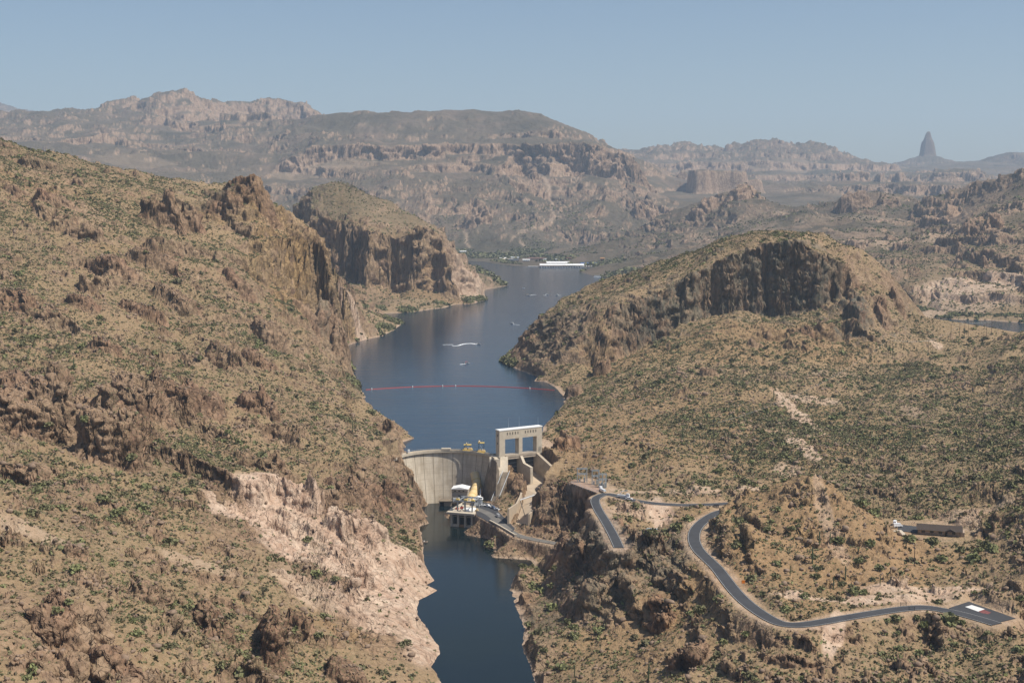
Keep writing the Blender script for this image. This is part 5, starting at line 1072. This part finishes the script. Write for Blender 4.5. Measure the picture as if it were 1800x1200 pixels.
for t_ in (.03, .24, .40, .47, .87): MB(tuple(bpt(t_))).disc(0, -.5, 0, 1.3, .55, .4, 10).build('marker_buoy', white, bb)
MB().tube([tuple(bpt(k_ / 40)) for k_ in range(41)], .08, 4).build('cable', dsteel, bb)

# ------------------------------------------------------------------ boats
foam = mat('wake_foam', (.75, .78, .8), .8)
def boat(px, py, rot, label, L=7.0, paint=None, top=None, canopy=True):
    loc = g(px, py, 0); r = empty('motor_boat', loc, label, 'boat', 'boats out on the lake')
    M = MB(loc, rot); w = L * .17
    dk_ = [(-L / 2, -w), (L * .18, -w), (L / 2, 0), (L * .18, w), (-L / 2, w)]; k_ = [(-L / 2, -w * .6), (L * .15, -w * .6), (L * .4, 0), (L * .15, w * .6), (-L / 2, w * .6)]
    M.solid([(x, y, -.2) for x, y in k_], [(x, y, .85) for x, y in dk_]).build('hull', paint or whitec, r)
    MB(loc, rot).solid([(L * .02, -w * .7, .85), (L * .2, -w * .5, .85), (L * .2, w * .5, .85), (L * .02, w * .7, .85)], [(L * .0, -w * .6, 1.5), (L * .08, -w * .5, 1.5), (L * .08, w * .5, 1.5), (0, w * .6, 1.5)]).build('windshield', glassm, r)
    MB(loc, rot).box(-L * .36, -L * .18, -w * .7, w * .7, .85, 1.25).build('seat', top or white, r)
    if canopy:
        MB(loc, rot).box(-L * .3, L * .1, -w * .85, w * .85, 2.2, 2.3).build('canopy', top or white, r)
        for sx in (-L * .28, L * .08):
            for sy in (-w * .8, w * .8): MB(loc, rot).box(sx - .04, sx + .04, sy - .04, sy + .04, .85, 2.2).build('canopy_post', grey, r)
    MB(loc, rot).box(-L * .5 - .5, -L * .5, -.3, .3, .2, 1.3).build('outboard_motor', dsteel, r)
    return r
def wake(pts_, w0, w1, label):
    P_ = np.array([g(*p, .03) for p in pts_]); P_ = smooth_path(P_, 8); n_ = len(P_); w_ = np.interp(np.arange(n_), [0, n_ - 1], [w0, w1]) * (1 + .5 * np.sin(np.arange(n_) * 1.7) * .5)
    a_ = [offset(P_, w_[i])[i] for i in range(n_)]; b_ = [offset(P_, -w_[i])[i] for i in range(n_)]
    V = [(*p[:2], .05) for p in a_] + [(*p[:2], .05) for p in b_] + [(*p[:2], .22) for p in P_]
    Fs = [(i, i + 1, 2 * n_ + i + 1, 2 * n_ + i) for i in range(n_ - 1)] + [(2 * n_ + i, 2 * n_ + i + 1, n_ + i + 1, n_ + i) for i in range(n_ - 1)]
    tag(MB().add(V, Fs).build('boat_wake', foam), label, 'wake', None, 'stuff')
boat(821, 638.5, .1, 'boat with red canopy just above the float line', 7, whitec, redb); wake([(819, 639), (812, 640), (808, 640.5)], .6, 1.3, 'short white wake of the boat with the red canopy')
boat(841, 605, -.05, 'fast boat pulling the long curved white wake', 7.5, whitec, None, False); wake([(840, 605), (828, 603.5), (815, 604.5), (806, 607), (795, 608)], 3.2, 1.2, 'long curved white wake behind the fast boat'); wake([(797, 605.5), (786, 605.5), (778, 605.8)], .8, .4, 'thin outer streak of the long curved wake')
boat(900, 569, 2.6, 'single white boat between the two headlands', 6.5, whitec); wake([(902, 569.5), (908, 570.5), (914, 571)], .4, .2, 'faint wake of the single white boat')
boat(929, 519, .05, 'left boat of the three in a row near the right shore', 9, whitec, cream); wake([(931, 519), (938, 518), (943, 518)], .8, .4, 'wake of the left boat in the row of three')
boat(962, 518, .1, 'middle boat of the three in a row near the right shore', 8, whitec); wake([(960, 518.6), (957, 518.8), (955, 518.8)], 2.0, 1.2, 'white splash around the middle boat in the row')
boat(979, 519, 3.1, 'right boat of the three in a row near the right shore', 8, whitec); wake([(981, 519), (984, 519), (986, 519)], 1.6, .8, 'white splash around the right boat in the row')
boat(920.5, 506.5, .2, 'tiny white boat off the point of the left headland', 6, whitec, None, False)
boat(1063, 496, 0, 'white boat moored by the right shore below the houseboat', 8, whitec)
boat(747, 953, .3, 'small pale skiff on the dark river below the dam', 3.4, stucco, None, False).location.z = RZ
for o in bpy.data.objects:
    if o.name.startswith('motor_boat') and o['label'].startswith('small pale skiff'):
        x, y, z = g(748, 953, RZ); o.location = (x, y, RZ)
hbt = g(1050, 487, 0); hb = empty('houseboat', hbt, 'boxy white houseboat moored at the low green point', 'houseboat')
MB(hbt).box(-9, 9, -3, 3, -.3, .8).build('hull', whitec, hb); MB(hbt).box(-7, 7, -2.5, 2.5, .8, 3.6).build('cabin', white, hb); MB(hbt).box(-8, 8, -3, 3, 3.6, 3.9).build('roof', lgrey, hb)
for x_ in (-5, -1.5, 2, 5): MB(hbt).box(x_, x_ + 1.6, -2.56, -2.4, 1.6, 2.8).build('window', glassm, hb)

# ------------------------------------------------------------------ marina
def cdock(x0, x1, py, dy, hgt, m, label, npost=14):
    a_, b_ = g(x0, py, 0), g(x1, py, 0); r = empty('covered_dock', ((a_[0] + b_[0]) / 2, a_[1], 0), label, 'covered dock', 'covered docks of the marina')
    MB().box(a_[0], b_[0], a_[1], a_[1] + dy, .2, .7).build('pontoon', lgrey, r)
    V = [(a_[0] - 2, a_[1] - 2, hgt), (b_[0] + 2, a_[1] - 2, hgt), (b_[0] + 2, a_[1] + dy + 2, hgt), (a_[0] - 2, a_[1] + dy + 2, hgt), (a_[0] - 2, a_[1] + dy / 2, hgt + 3), (b_[0] + 2, a_[1] + dy / 2, hgt + 3)]
    MB().add(V, [(0, 1, 5, 4), (2, 3, 4, 5), (3, 0, 4), (1, 2, 5), (0, 3, 2, 1)]).build('roof', m, r)
    for i in range(npost + 1):
        xx = a_[0] + (b_[0] - a_[0]) * i / npost; MB().box(xx - .3, xx + .3, a_[1], a_[1] + .6, .7, hgt).build('post', grey, r)
    return a_, b_
boatd = None
for (x0, x1, py, dy, h, m, lb) in ((950, 1026, 470, 60, 6, white, 'long bright white roofed dock at the front of the marina'), (962, 1000, 466.5, 80, 7, white, 'second white roofed dock behind the long front one'), (1022, 1050, 467, 60, 5, bluep, 'dark blue roofed dock to the right of the white docks'), (1008, 1054, 462, 60, 5, bluep, 'long dark blue roofed dock at the back right of the marina'), (895, 911, 460.5, 40, 6, dsteel, 'small black roofed dock below the tan marina building')):
    cdock(x0, x1, py, dy, h, m, lb)
dk2 = empty('floating_dock', g(940, 468, 0), 'low pale floating dock running left from the white roofed docks', 'dock')
a_, b_ = g(928, 468, 0), g(950, 468, 0); MB().box(a_[0], b_[0], a_[1], a_[1] + 6, .1, .9).build('dock_deck', stucco, dk2); MB().box(a_[0], b_[0], a_[1] - 12, a_[1] - 10, .1, 1.2).build('dock_finger', white, dk2)
for i_, (px, py, w_, d_, h_, wm, rm, lb) in enumerate(((892, 459, 34, 20, 8, stucco, conc_l, 'wide tan marina building above the black roofed dock'), (884, 456, 20, 14, 6, stucco, white, 'small tan marina building with pale roof at the left end'), (905, 455, 26, 14, 6, white, lgrey, 'white marina building behind the tan one'), (945, 457, 60, 20, 7, stucco, mat('red_brown_roof', (.16, .08, .06), .9), 'long building with red brown roof in the middle of the marina'), (925, 459, 22, 14, 6, white, white, 'white cabin left of the long red brown roof'), (962, 458, 24, 12, 5, lgrey, lgrey, 'grey cabin right of the long red brown roof'), (985, 458, 30, 12, 5, white, lgrey, 'long pale shed behind the white roofed docks'), (1000, 456, 16, 10, 6, stucco, redp, 'small red roofed hut behind the docks'), (814, 444, 22, 14, 6, white, white, 'white house alone at the far left shore'), (824, 447, 16, 10, 5, stucco, white, 'small tan cabin beside the lone white house'), (1059, 459.5, 12, 12, 12, rust, rust, 'narrow brown tower at the right end of the marina'))):
    x, y, z = hit(px, py, 3500); z = max(z, 1.5); r = empty('marina_building', (x, y, z), lb, 'building', 'buildings around the marina')
    M = MB((x, y, z)); M.box(-w_ / 2, w_ / 2, 0, d_, -8, h_ * .7).build('wall', wm, r)
    MB((x, y, z)).add([(-w_ / 2 - 1, -1, h_ * .7), (w_ / 2 + 1, -1, h_ * .7), (w_ / 2 + 1, d_ + 1, h_ * .7), (-w_ / 2 - 1, d_ + 1, h_ * .7), (-w_ / 2 - 1, d_ / 2, h_), (w_ / 2 + 1, d_ / 2, h_)], [(0, 1, 5, 4), (2, 3, 4, 5), (3, 0, 4), (1, 2, 5), (0, 3, 2, 1)]).build('roof', rm, r)
    for k_ in range(3): xx = (-.3 + .3 * k_) * w_; MB((x, y, z)).box(xx - 1.2, xx + 1.2, -.1, .1, 1.2, h_ * .5).build('window', glassm, r)
b0 = None
for i_ in range(22):
    px = 952 + i_ * 4.6 if i_ < 16 else 1026 + (i_ - 16) * 4.6; py = 471 if i_ < 16 else 468.5; x, y, z = g(px, py, 0); L = 9 + (i_ * 7) % 4
    r = empty('moored_boat', (x, y, 0), 'white boat moored in the row in front of the white roofed docks' if i_ < 16 else 'boat moored in the row in front of the blue roofed dock', 'boat', 'moored boats before the white docks' if i_ < 16 else 'moored boats before the blue dock')
    MB((x, y, 0)).solid([(-1, -L / 2, -.2), (1, -L / 2, -.2), (1.2, L / 2, -.2), (-1.2, L / 2, -.2)], [(-.6, -L / 2 - 1, 1.6), (.6, -L / 2 - 1, 1.6), (1.7, L / 2, 1.4), (-1.7, L / 2, 1.4)]).build('hull', (whitec, lgrey)[i_ % 3 == 1], r)
    MB((x, y, 0)).box(-1.1, 1.1, -L * .1, L * .35, 1.4, 2.8).build('cabin', white, r)

# ------------------------------------------------------------------ plants
def plant_mat(name, stops, trunk=False):
    m = bpy.data.materials.new(name); m.use_nodes = True; n_ = NT(m); b_ = n_.n['Principled BSDF']; b_.inputs['Roughness'].default_value = .8; b_.inputs['Specular IOR Level'].default_value = .2
    at = n_.attr('tone'); n_.link(n_.ramp(at, stops), b_.inputs['Base Color']); return m
scrub_m = plant_mat('scrub_leaves', [(0, (.135, .11, .068)), (.35, (.175, .162, .088)), (.6, (.19, .195, .09)), (.85, (.245, .26, .11)), (1, (.29, .25, .14))])
def leaves(x, y, z, r, tone, nq, hfac=.75, seed=1):
    """nq small leaf clumps per plant spread through the crown: returns vertices, faces, tones"""
    rg_ = np.random.default_rng(seed); n_ = len(x); k = n_ * nq
    d = rg_.normal(size=(k, 3)); d /= np.linalg.norm(d, axis=1)[:, None]; d[:, 2] = np.abs(d[:, 2]); rad = rg_.uniform(.35, 1.0, k) ** .6
    R = np.repeat(r, nq); lob = 1 + .3 * np.sin(np.arctan2(d[:, 1], d[:, 0]) * 3 + np.repeat(x, nq))
    C = np.stack([np.repeat(x, nq) + d[:, 0] * R * rad * lob, np.repeat(y, nq) + d[:, 1] * R * rad * lob, np.repeat(z, nq) + (d[:, 2] * 1.15 * rad - .08) * R * hfac + .05 * R], 1)
    a_ = rg_.normal(size=(k, 3)) ; a_ /= np.linalg.norm(a_, axis=1)[:, None]; b_ = np.cross(a_, rg_.normal(size=(k, 3))); b_ /= np.linalg.norm(b_, axis=1)[:, None] + 1e-6
    s_ = (R * rg_.uniform(.28, .52, k) * (26 / max(nq, 8)) ** .33)[:, None]
    V = np.stack([C - a_ * s_ , C + b_ * s_ * .9, C + a_ * s_, C - b_ * s_ * .8], 1).reshape(-1, 3)
    return V, np.arange(k * 4).reshape(-1, 4), np.repeat(np.clip(np.repeat(tone, nq) + rg_.normal(0, .10, k), 0, 1), 4)
area = (np.gradient(Yg, axis=0) * Yg * (2 * UMAX / NU))
okz = (Z > lvl + .8) & (slope < 1.15) & (cutm < .35) & (np.abs(U) < .43)
for P_ in ([(-100, 1020), (-92, 965), (-50, 992), (-22, 950), (-22, 912), (-60, 912), (-60, 975)], [(-18, 1010), (34, 1014), (36, 960), (22, 920), (12, 885), (-6, 900), (4, 960), (-18, 955)]):
    P_ = np.array(P_); ins = np.zeros(X.shape, bool); xj, yj = P_[-1]
    for xi_, yi_ in P_: c_ = ((yi_ > Yg) != (yj > Yg)) & (X < (xj - xi_) * (Yg - yi_) / (yj - yi_ + 1e-9) + xi_); ins ^= c_; xj, yj = xi_, yi_
    okz &= ~ins
cl = (sst(-.35, .45, fbm(X, Yg, 24, 3, 300)) * .45 + .55) * (.35 + 1.1 * sst(-.32, .38, fbm(X, Yg, 150, 4, 305)))
dens_ = okz * cl * (1 - .8 * bare) * (1 - .8 * pale) * (.42 + .95 * green)
def scatter(n_, wgt, seed):
    p_ = (wgt * area).ravel().astype(np.float64); p_ /= p_.sum(); rg_ = np.random.default_rng(seed); k = rg_.choice(p_.size, n_, p=p_)
    j, i = np.divmod(k, NU); y = ys[j] + rg_.uniform(-.5, .5, n_) * np.gradient(ys)[j]; x = (us[i] + rg_.uniform(-.5, .5, n_) * (us[1] - us[0])) * y
    return x, y, samp(Z, x, np.clip(y, 336, ys[-1] - 5)), rg_
x, y, z, rg_ = scatter(9500, dens_ * (Yg < 1950) * (.4 + .6 * sst(-.1, .4, fbm(X, Yg, 60, 3, 310))), 21)
r = rg_.lognormal(.36, .42, len(x)).clip(.8, 4.0); tone = np.clip(rg_.normal(.48, .17, len(x)), .05, .95)
# big green ones the photo shows plainly
BIG = [(1668, 1094, 19), (1690, 1096, 8), (1575, 1090, 10), (1560, 1094, 7), (1625, 1106, 11), (1612, 1088, 7), (1440, 1108, 10), (1790, 1145, 14), (1294, 960, 10), (1366, 992, 9), (1350, 934, 8), (1600, 950, 12), (1655, 985, 11), (1640, 955, 13), (1715, 985, 14), (1690, 970, 10), (1475, 955, 12), (1510, 990, 8), (1546, 1003, 9), (1580, 1010, 9), (1530, 958, 11), (1500, 1042, 12), (1517, 1043, 9), (1415, 1050, 9), (1435, 1015, 8), (1322, 816, 9), (1310, 850, 10), (1263, 830, 9), (1236, 838, 6), (1112, 820, 8), (1537, 905, 14), (1515, 890, 13), (1118, 893, 9), (1145, 942, 12), (1190, 930, 12), (1170, 938, 10), (1210, 915, 10), (1055, 1110, 12), (1010, 1120, 11), (1230, 1075, 13), (1215, 1080, 8), (990, 1175, 12), (1000, 1095, 9), (935, 1030, 9), (970, 1070, 11), (930, 1100, 9), (1265, 1055, 12), (1290, 1040, 9), (1310, 1120, 8), (230, 810, 11), (255, 858, 10), (290, 862, 9), (325, 868, 11), (180, 880, 13), (205, 905, 12), (215, 900, 9), (65, 865, 10), (55, 905, 12), (110, 895, 9), (150, 740, 11), (400, 765, 8), (420, 780, 9), (60, 595, 9), (175, 560, 7), (85, 755, 9), (540, 950, 9), (555, 1010, 10), (590, 1020, 8), (520, 1110, 10), (560, 1120, 9), (390, 1175, 12), (420, 1185, 14), (330, 1060, 10), (100, 1080, 11), (60, 1180, 14), (120, 1060, 9), (640, 540, 8), (750, 1060, 3)]
bxyz = [(*hit(px, py), rr) for px, py, rr in BIG]
bxyz = [q for q in bxyz if samp(cutm, np.array([q[0]]), np.array([q[1]]))[0] < .25]
bx = np.array([(q[0], q[1], q[2], q[3] * q[1] / F) for q in bxyz if q[1] < 2300])
x = np.concatenate([bx[:, 0], x]); y = np.concatenate([bx[:, 1], y]); z = np.concatenate([bx[:, 2], z]); r = np.concatenate([bx[:, 3], r]); tone = np.concatenate([rg_.uniform(.4, .75, len(bx)), tone])
vis = seen(x, y, z + r * .5) & (np.abs(x / y) < .38) & (y * .353 > 0) & ((CAMZ - z) / y < .36)
score = np.where(vis, r / y, 0); order = np.argsort(-score); top = order[:290]; rest = order[290:]
bark = mat('shrub_bark', (.10, .08, .055), .9)
for kk in top:
    X0, Y0, Z0_, R0 = float(x[kk]), float(y[kk]), float(z[kk]), float(r[kk])
    V, Fq, tn = leaves(np.zeros(1), np.zeros(1), np.zeros(1), np.array([R0]), np.array([tone[kk]]), 110, .8, int(kk) + 5)
    me_ = np_mesh('palo_verde_shrub', V, Fq, scrub_m); at_ = me_.attributes.new('tone', 'FLOAT', 'POINT'); at_.data.foreach_set('value', tn.astype(np.float32))
    o = link(bpy.data.objects.new('palo_verde_shrub', me_)); o.location = (X0, Y0, Z0_)
    if X0 < -20: lb, gp_ = ('rounded olive green shrub growing on the rocky slope left of the river', 'shrubs on the rocky left slope')
    elif Y0 > 830: lb, gp_ = ('rounded olive green shrub on the sandy hillside above the hairpin road', 'shrubs on the right hillside above the roads')
    elif X0 > 92: lb, gp_ = ('rounded olive green shrub near the main road and the house on the right', 'shrubs near the main road')
    else: lb, gp_ = ('olive green shrub among the dark cliffs right of the river', 'shrubs among the dark river cliffs')
    tag(o, lb, 'shrub', gp_)
def stuff(name, V, Fq, tn, m, label, cat):
    me_ = np_mesh(name, V, Fq, m); at_ = me_.attributes.new('tone', 'FLOAT', 'POINT'); at_.data.foreach_set('value', tn.astype(np.float32)); o = link(bpy.data.objects.new(name, me_)); return tag(o, label, cat, None, 'stuff')
V1, F1, T1 = leaves(x[rest], y[rest], z[rest], r[rest], tone[rest], 34, .8, 31)
xs_, ys_, zs_, rg_ = scatter(185000, dens_ * (Yg < 2050) * (1 - .45 * sst(1300, 2050, Yg)), 22)
V2, F2, T2 = leaves(xs_, ys_, zs_, rg_.lognormal(-.48, .36, len(xs_)).clip(.32, 1.6), np.clip(rg_.normal(.36, .2, len(xs_)), 0, 1), 8, .9, 32)
# scrub on the second headland and green belts along the shores
m_ = (Yg > 1950) & (Yg < 3300) & (Z > .5) & (slope < 1.3)
x3, y3, z3, rg_ = scatter(42000, m_ * cl, 23)
V3, F3, T3 = leaves(x3, y3, z3, rg_.lognormal(.35, .35, len(x3)).clip(.8, 3.2), np.clip(rg_.normal(.45, .15, len(x3)), 0, 1), 7, .9, 33)
belt = (Z > .3) & (Z < 7) & (Yg > 1380) & (Yg < 2700) & (slope < 1.6)
x4, y4, z4, rg_ = scatter(5200, belt * sst(-.05, .3, fbm(X, Yg, 90, 3, 320)), 24)
V4, F4, T4 = leaves(x4, y4, z4, rg_.uniform(1.8, 4.0, len(x4)), np.clip(rg_.normal(.5, .12, len(x4)), 0, 1), 22, 1.0, 34)
mb = ((Z > .8) & (Yg > 3000) & (Yg < 5400) & (slope < 1.0)) * (.25 + 1.2 * (Z < 16))
x5, y5, z5, rg_ = scatter(42000, mb * sst(-.1, .3, fbm(X, Yg, 180, 3, 330)), 25)
V5, F5, T5 = leaves(x5, y5, z5, rg_.lognormal(1.0, .4, len(x5)).clip(1.5, 7) * np.where(z5 < 16, 1.4, .8), np.clip(rg_.normal(.42, .12, len(x5)), 0, 1), 8, .9, 35)
def cat_(L): 
    off = 0; Vs, Fs_, Ts = [], [], []
    for V, Fq, T in L: Vs.append(V); Fs_.append(Fq + off); Ts.append(T); off += len(V)
    return np.concatenate(Vs), np.concatenate(Fs_), np.concatenate(Ts)
stuff('desert_scrub', *cat_([(V1, F1, T1), (V2, F2, T2), (V3, F3, T3)]), scrub_m, 'low olive and brown desert scrub dotted over all the slopes', 'scrub')
stuff('shore_thicket', *cat_([(V4, F4, T4), (V5, F5, T5)]), scrub_m, 'green thicket along the lake shores and around the marina', 'thicket')

# saguaros
sag_m = mat('saguaro_skin', (.07, .095, .04), .8, noise=.3, scale=2)
sag_src = []
for v_ in range(3):
    src = []; M = MB(); M.tube([(0, 0, -.5), (0, 0, 2), (0, 0, 5), (0, 0, 6.6), (0, 0, 7)], [.26, .32, .33, .26, .08], 9); src.append(('stem', M))
    for s_ in ((1,), (1, -1), ())[v_]: src.append(('arm', MB().tube([(0, 0, 2.8 + .4 * s_), (s_ * .8, .1, 3.0 + .4 * s_), (s_ * 1.0, .1, 3.6), (s_ * 1.0, .1, 5.2), (s_ * 1.0, .1, 5.5)], [.16, .2, .21, .18, .05], 8)))
    sag_src.append(src)
sag_me = [[(nm, (lambda M: (lambda me_: (me_.from_pydata(M.v, [], M.f), me_.materials.append(sag_m), me_)[2])(bpy.data.meshes.new(nm)))(M)) for nm, M in src] for src in sag_src]
SAG = [(1389, 1012, 'left of the tall cactus row on the sandy face of the knoll'), (1459, 958, 'in the middle of the knoll ridge, tall'), (1486, 1018, 'low on the knoll beside dense shrubs'), (1440, 960, 'just left of the tall one on the knoll ridge'), (1428, 990, 'on the bare sand under the knoll top'), (1547, 1030, 'above the pale road cut'), (1465, 1035, 'near the foot of the knoll'), (1320, 905, 'on the left flank of the knoll'), (1360, 700, 'on the open slope below the black cliff'), (1200, 770, 'on the slope right of the gate tower'), (1460, 720, 'beside the pale gravel wash'), (1010, 1190, 'at the bottom edge right of the river'), (1140, 1195, 'at the bottom edge below the dark cliffs'), (130, 650, 'behind the big brown rock mass'), (620, 760, 'on the left slope near the dam'), (165, 262, 'on the skyline of the left ridge'), (230, 285, 'on the skyline further right on the left ridge'), (1700, 640, 'high on the green right slope'), (1600, 780, 'in the green valley right of the wash'), (1290, 800, 'above the hairpin road')]
for i_, (px, py, lb) in enumerate(SAG):
    p = hit(px, py); r_ = empty('saguaro_cactus', p, 'saguaro cactus ' + lb, 'cactus', 'scattered saguaro cacti'); s_ = .75 + .12 * (i_ % 5); r_.scale = (s_, s_, s_); r_.rotation_euler.z = i_ * 1.1
    for nm, me_ in sag_me[i_ % 3]: link(bpy.data.objects.new(nm, me_), r_)

# boulders
bm_ = mat('boulder_rock', (.15, .10, .07), .95, noise=.3, scale=.5, col2=(.32, .23, .16)); bm_p = mat('pale_boulder_rock', (.40, .31, .24), .95, noise=.2, scale=.5)
ico = None
import bmesh
bmq = bmesh.new(); bmesh.ops.create_icosphere(bmq, subdivisions=1, radius=1); bmq.verts.index_update(); IV = np.array([v.co[:] for v in bmq.verts]); IF = np.array([[v.index for v in f.verts] for f in bmq.faces]); bmq.free()
bw_ = (Z > lvl + .5) * (slope < 1.6) * (cutm < .2) * (.16 + bare * .8 + ocm) * (1 - .85 * pale) * (Yg < 1300) * okz
xb, yb, zb, rg_ = scatter(32000, bw_, 26); rb = rg_.lognormal(-.55, .5, len(xb)).clip(.25, 2.8)
visb = seen(xb, yb, zb + rb) & (np.abs(xb / yb) < .38); ob = np.argsort(-np.where(visb, rb / yb, 0))
def rocks(xq, yq, zq, rq, seed):
    g_ = np.random.default_rng(seed); n_ = len(xq); sc_ = g_.uniform(.6, 1.15, (n_, 1, 3)) * np.array([1, 1, .75]); J = 1 + g_.normal(0, .17, (n_, len(IV), 1)); an = g_.uniform(0, 6.28, n_)
    B_ = IV[None] * sc_ * J * rq[:, None, None]; ca, sa = np.cos(an)[:, None], np.sin(an)[:, None]
    Q = np.stack([B_[..., 0] * ca - B_[..., 1] * sa + xq[:, None], B_[..., 0] * sa + B_[..., 1] * ca + yq[:, None], B_[..., 2] + zq[:, None] + rq[:, None] * .25], -1)
    return Q.reshape(-1, 3), (IF[None] + (np.arange(n_) * len(IV))[:, None, None]).reshape(-1, 3)
V, Fq = rocks(xb[ob[80:]], yb[ob[80:]], zb[ob[80:]], rb[ob[80:]], 5)
o = link(bpy.data.objects.new('scree', np_mesh('scree', V, Fq, bm_, 3))); tag(o, 'loose brown stones and rubble strewn on the slopes', 'scree', None, 'stuff')
for kk in ob[:80]:
    X0, Y0, Z0_ = float(xb[kk]), float(yb[kk]), float(zb[kk]); V, Fq = rocks(np.zeros(1), np.zeros(1), np.zeros(1), rb[kk:kk + 1], int(kk))
    o = link(bpy.data.objects.new('boulder', np_mesh('boulder', V, Fq, bm_, 3))); o.location = (X0, Y0, Z0_)
    tag(o, 'angular brown boulder resting on the slope left of the river' if X0 < -15 else 'angular brown boulder resting on the ground right of the river', 'boulder', 'boulders on the left slope' if X0 < -15 else 'boulders right of the river')
#ENDOBJ#
# ------------------------------------------------------------------ haze
hz = bpy.data.materials.new('haze'); hz.use_nodes = True; hn = hz.node_tree; hn.nodes.remove(hn.nodes['Principled BSDF'])
pv = hn.nodes.new('ShaderNodeVolumePrincipled'); pv.inputs['Color'].default_value = (.62, .79, 1.0, 1); pv.inputs['Density'].default_value = 5.0e-5; pv.inputs['Anisotropy'].default_value = .1
hn.links.new(pv.outputs[0], hn.nodes['Material Output'].inputs['Volume'])
x0, x1, y0, y1, z0, z1 = -9200, 9200, -60, 18500, float(NZ.min()) - 1, float(NZ.max()) + 30
hv = [(x, y, z) for x in (x0, x1) for y in (y0, y1) for z in (z0, z1)]
hm = bpy.data.meshes.new('haze'); hm.from_pydata(hv, [], [(0, 1, 3, 2), (4, 6, 7, 5), (0, 4, 5, 1), (2, 3, 7, 6), (0, 2, 6, 4), (1, 5, 7, 3)]); hm.materials.append(hz)
ho = link(bpy.data.objects.new('haze', hm)); ho['kind'] = 'stuff'
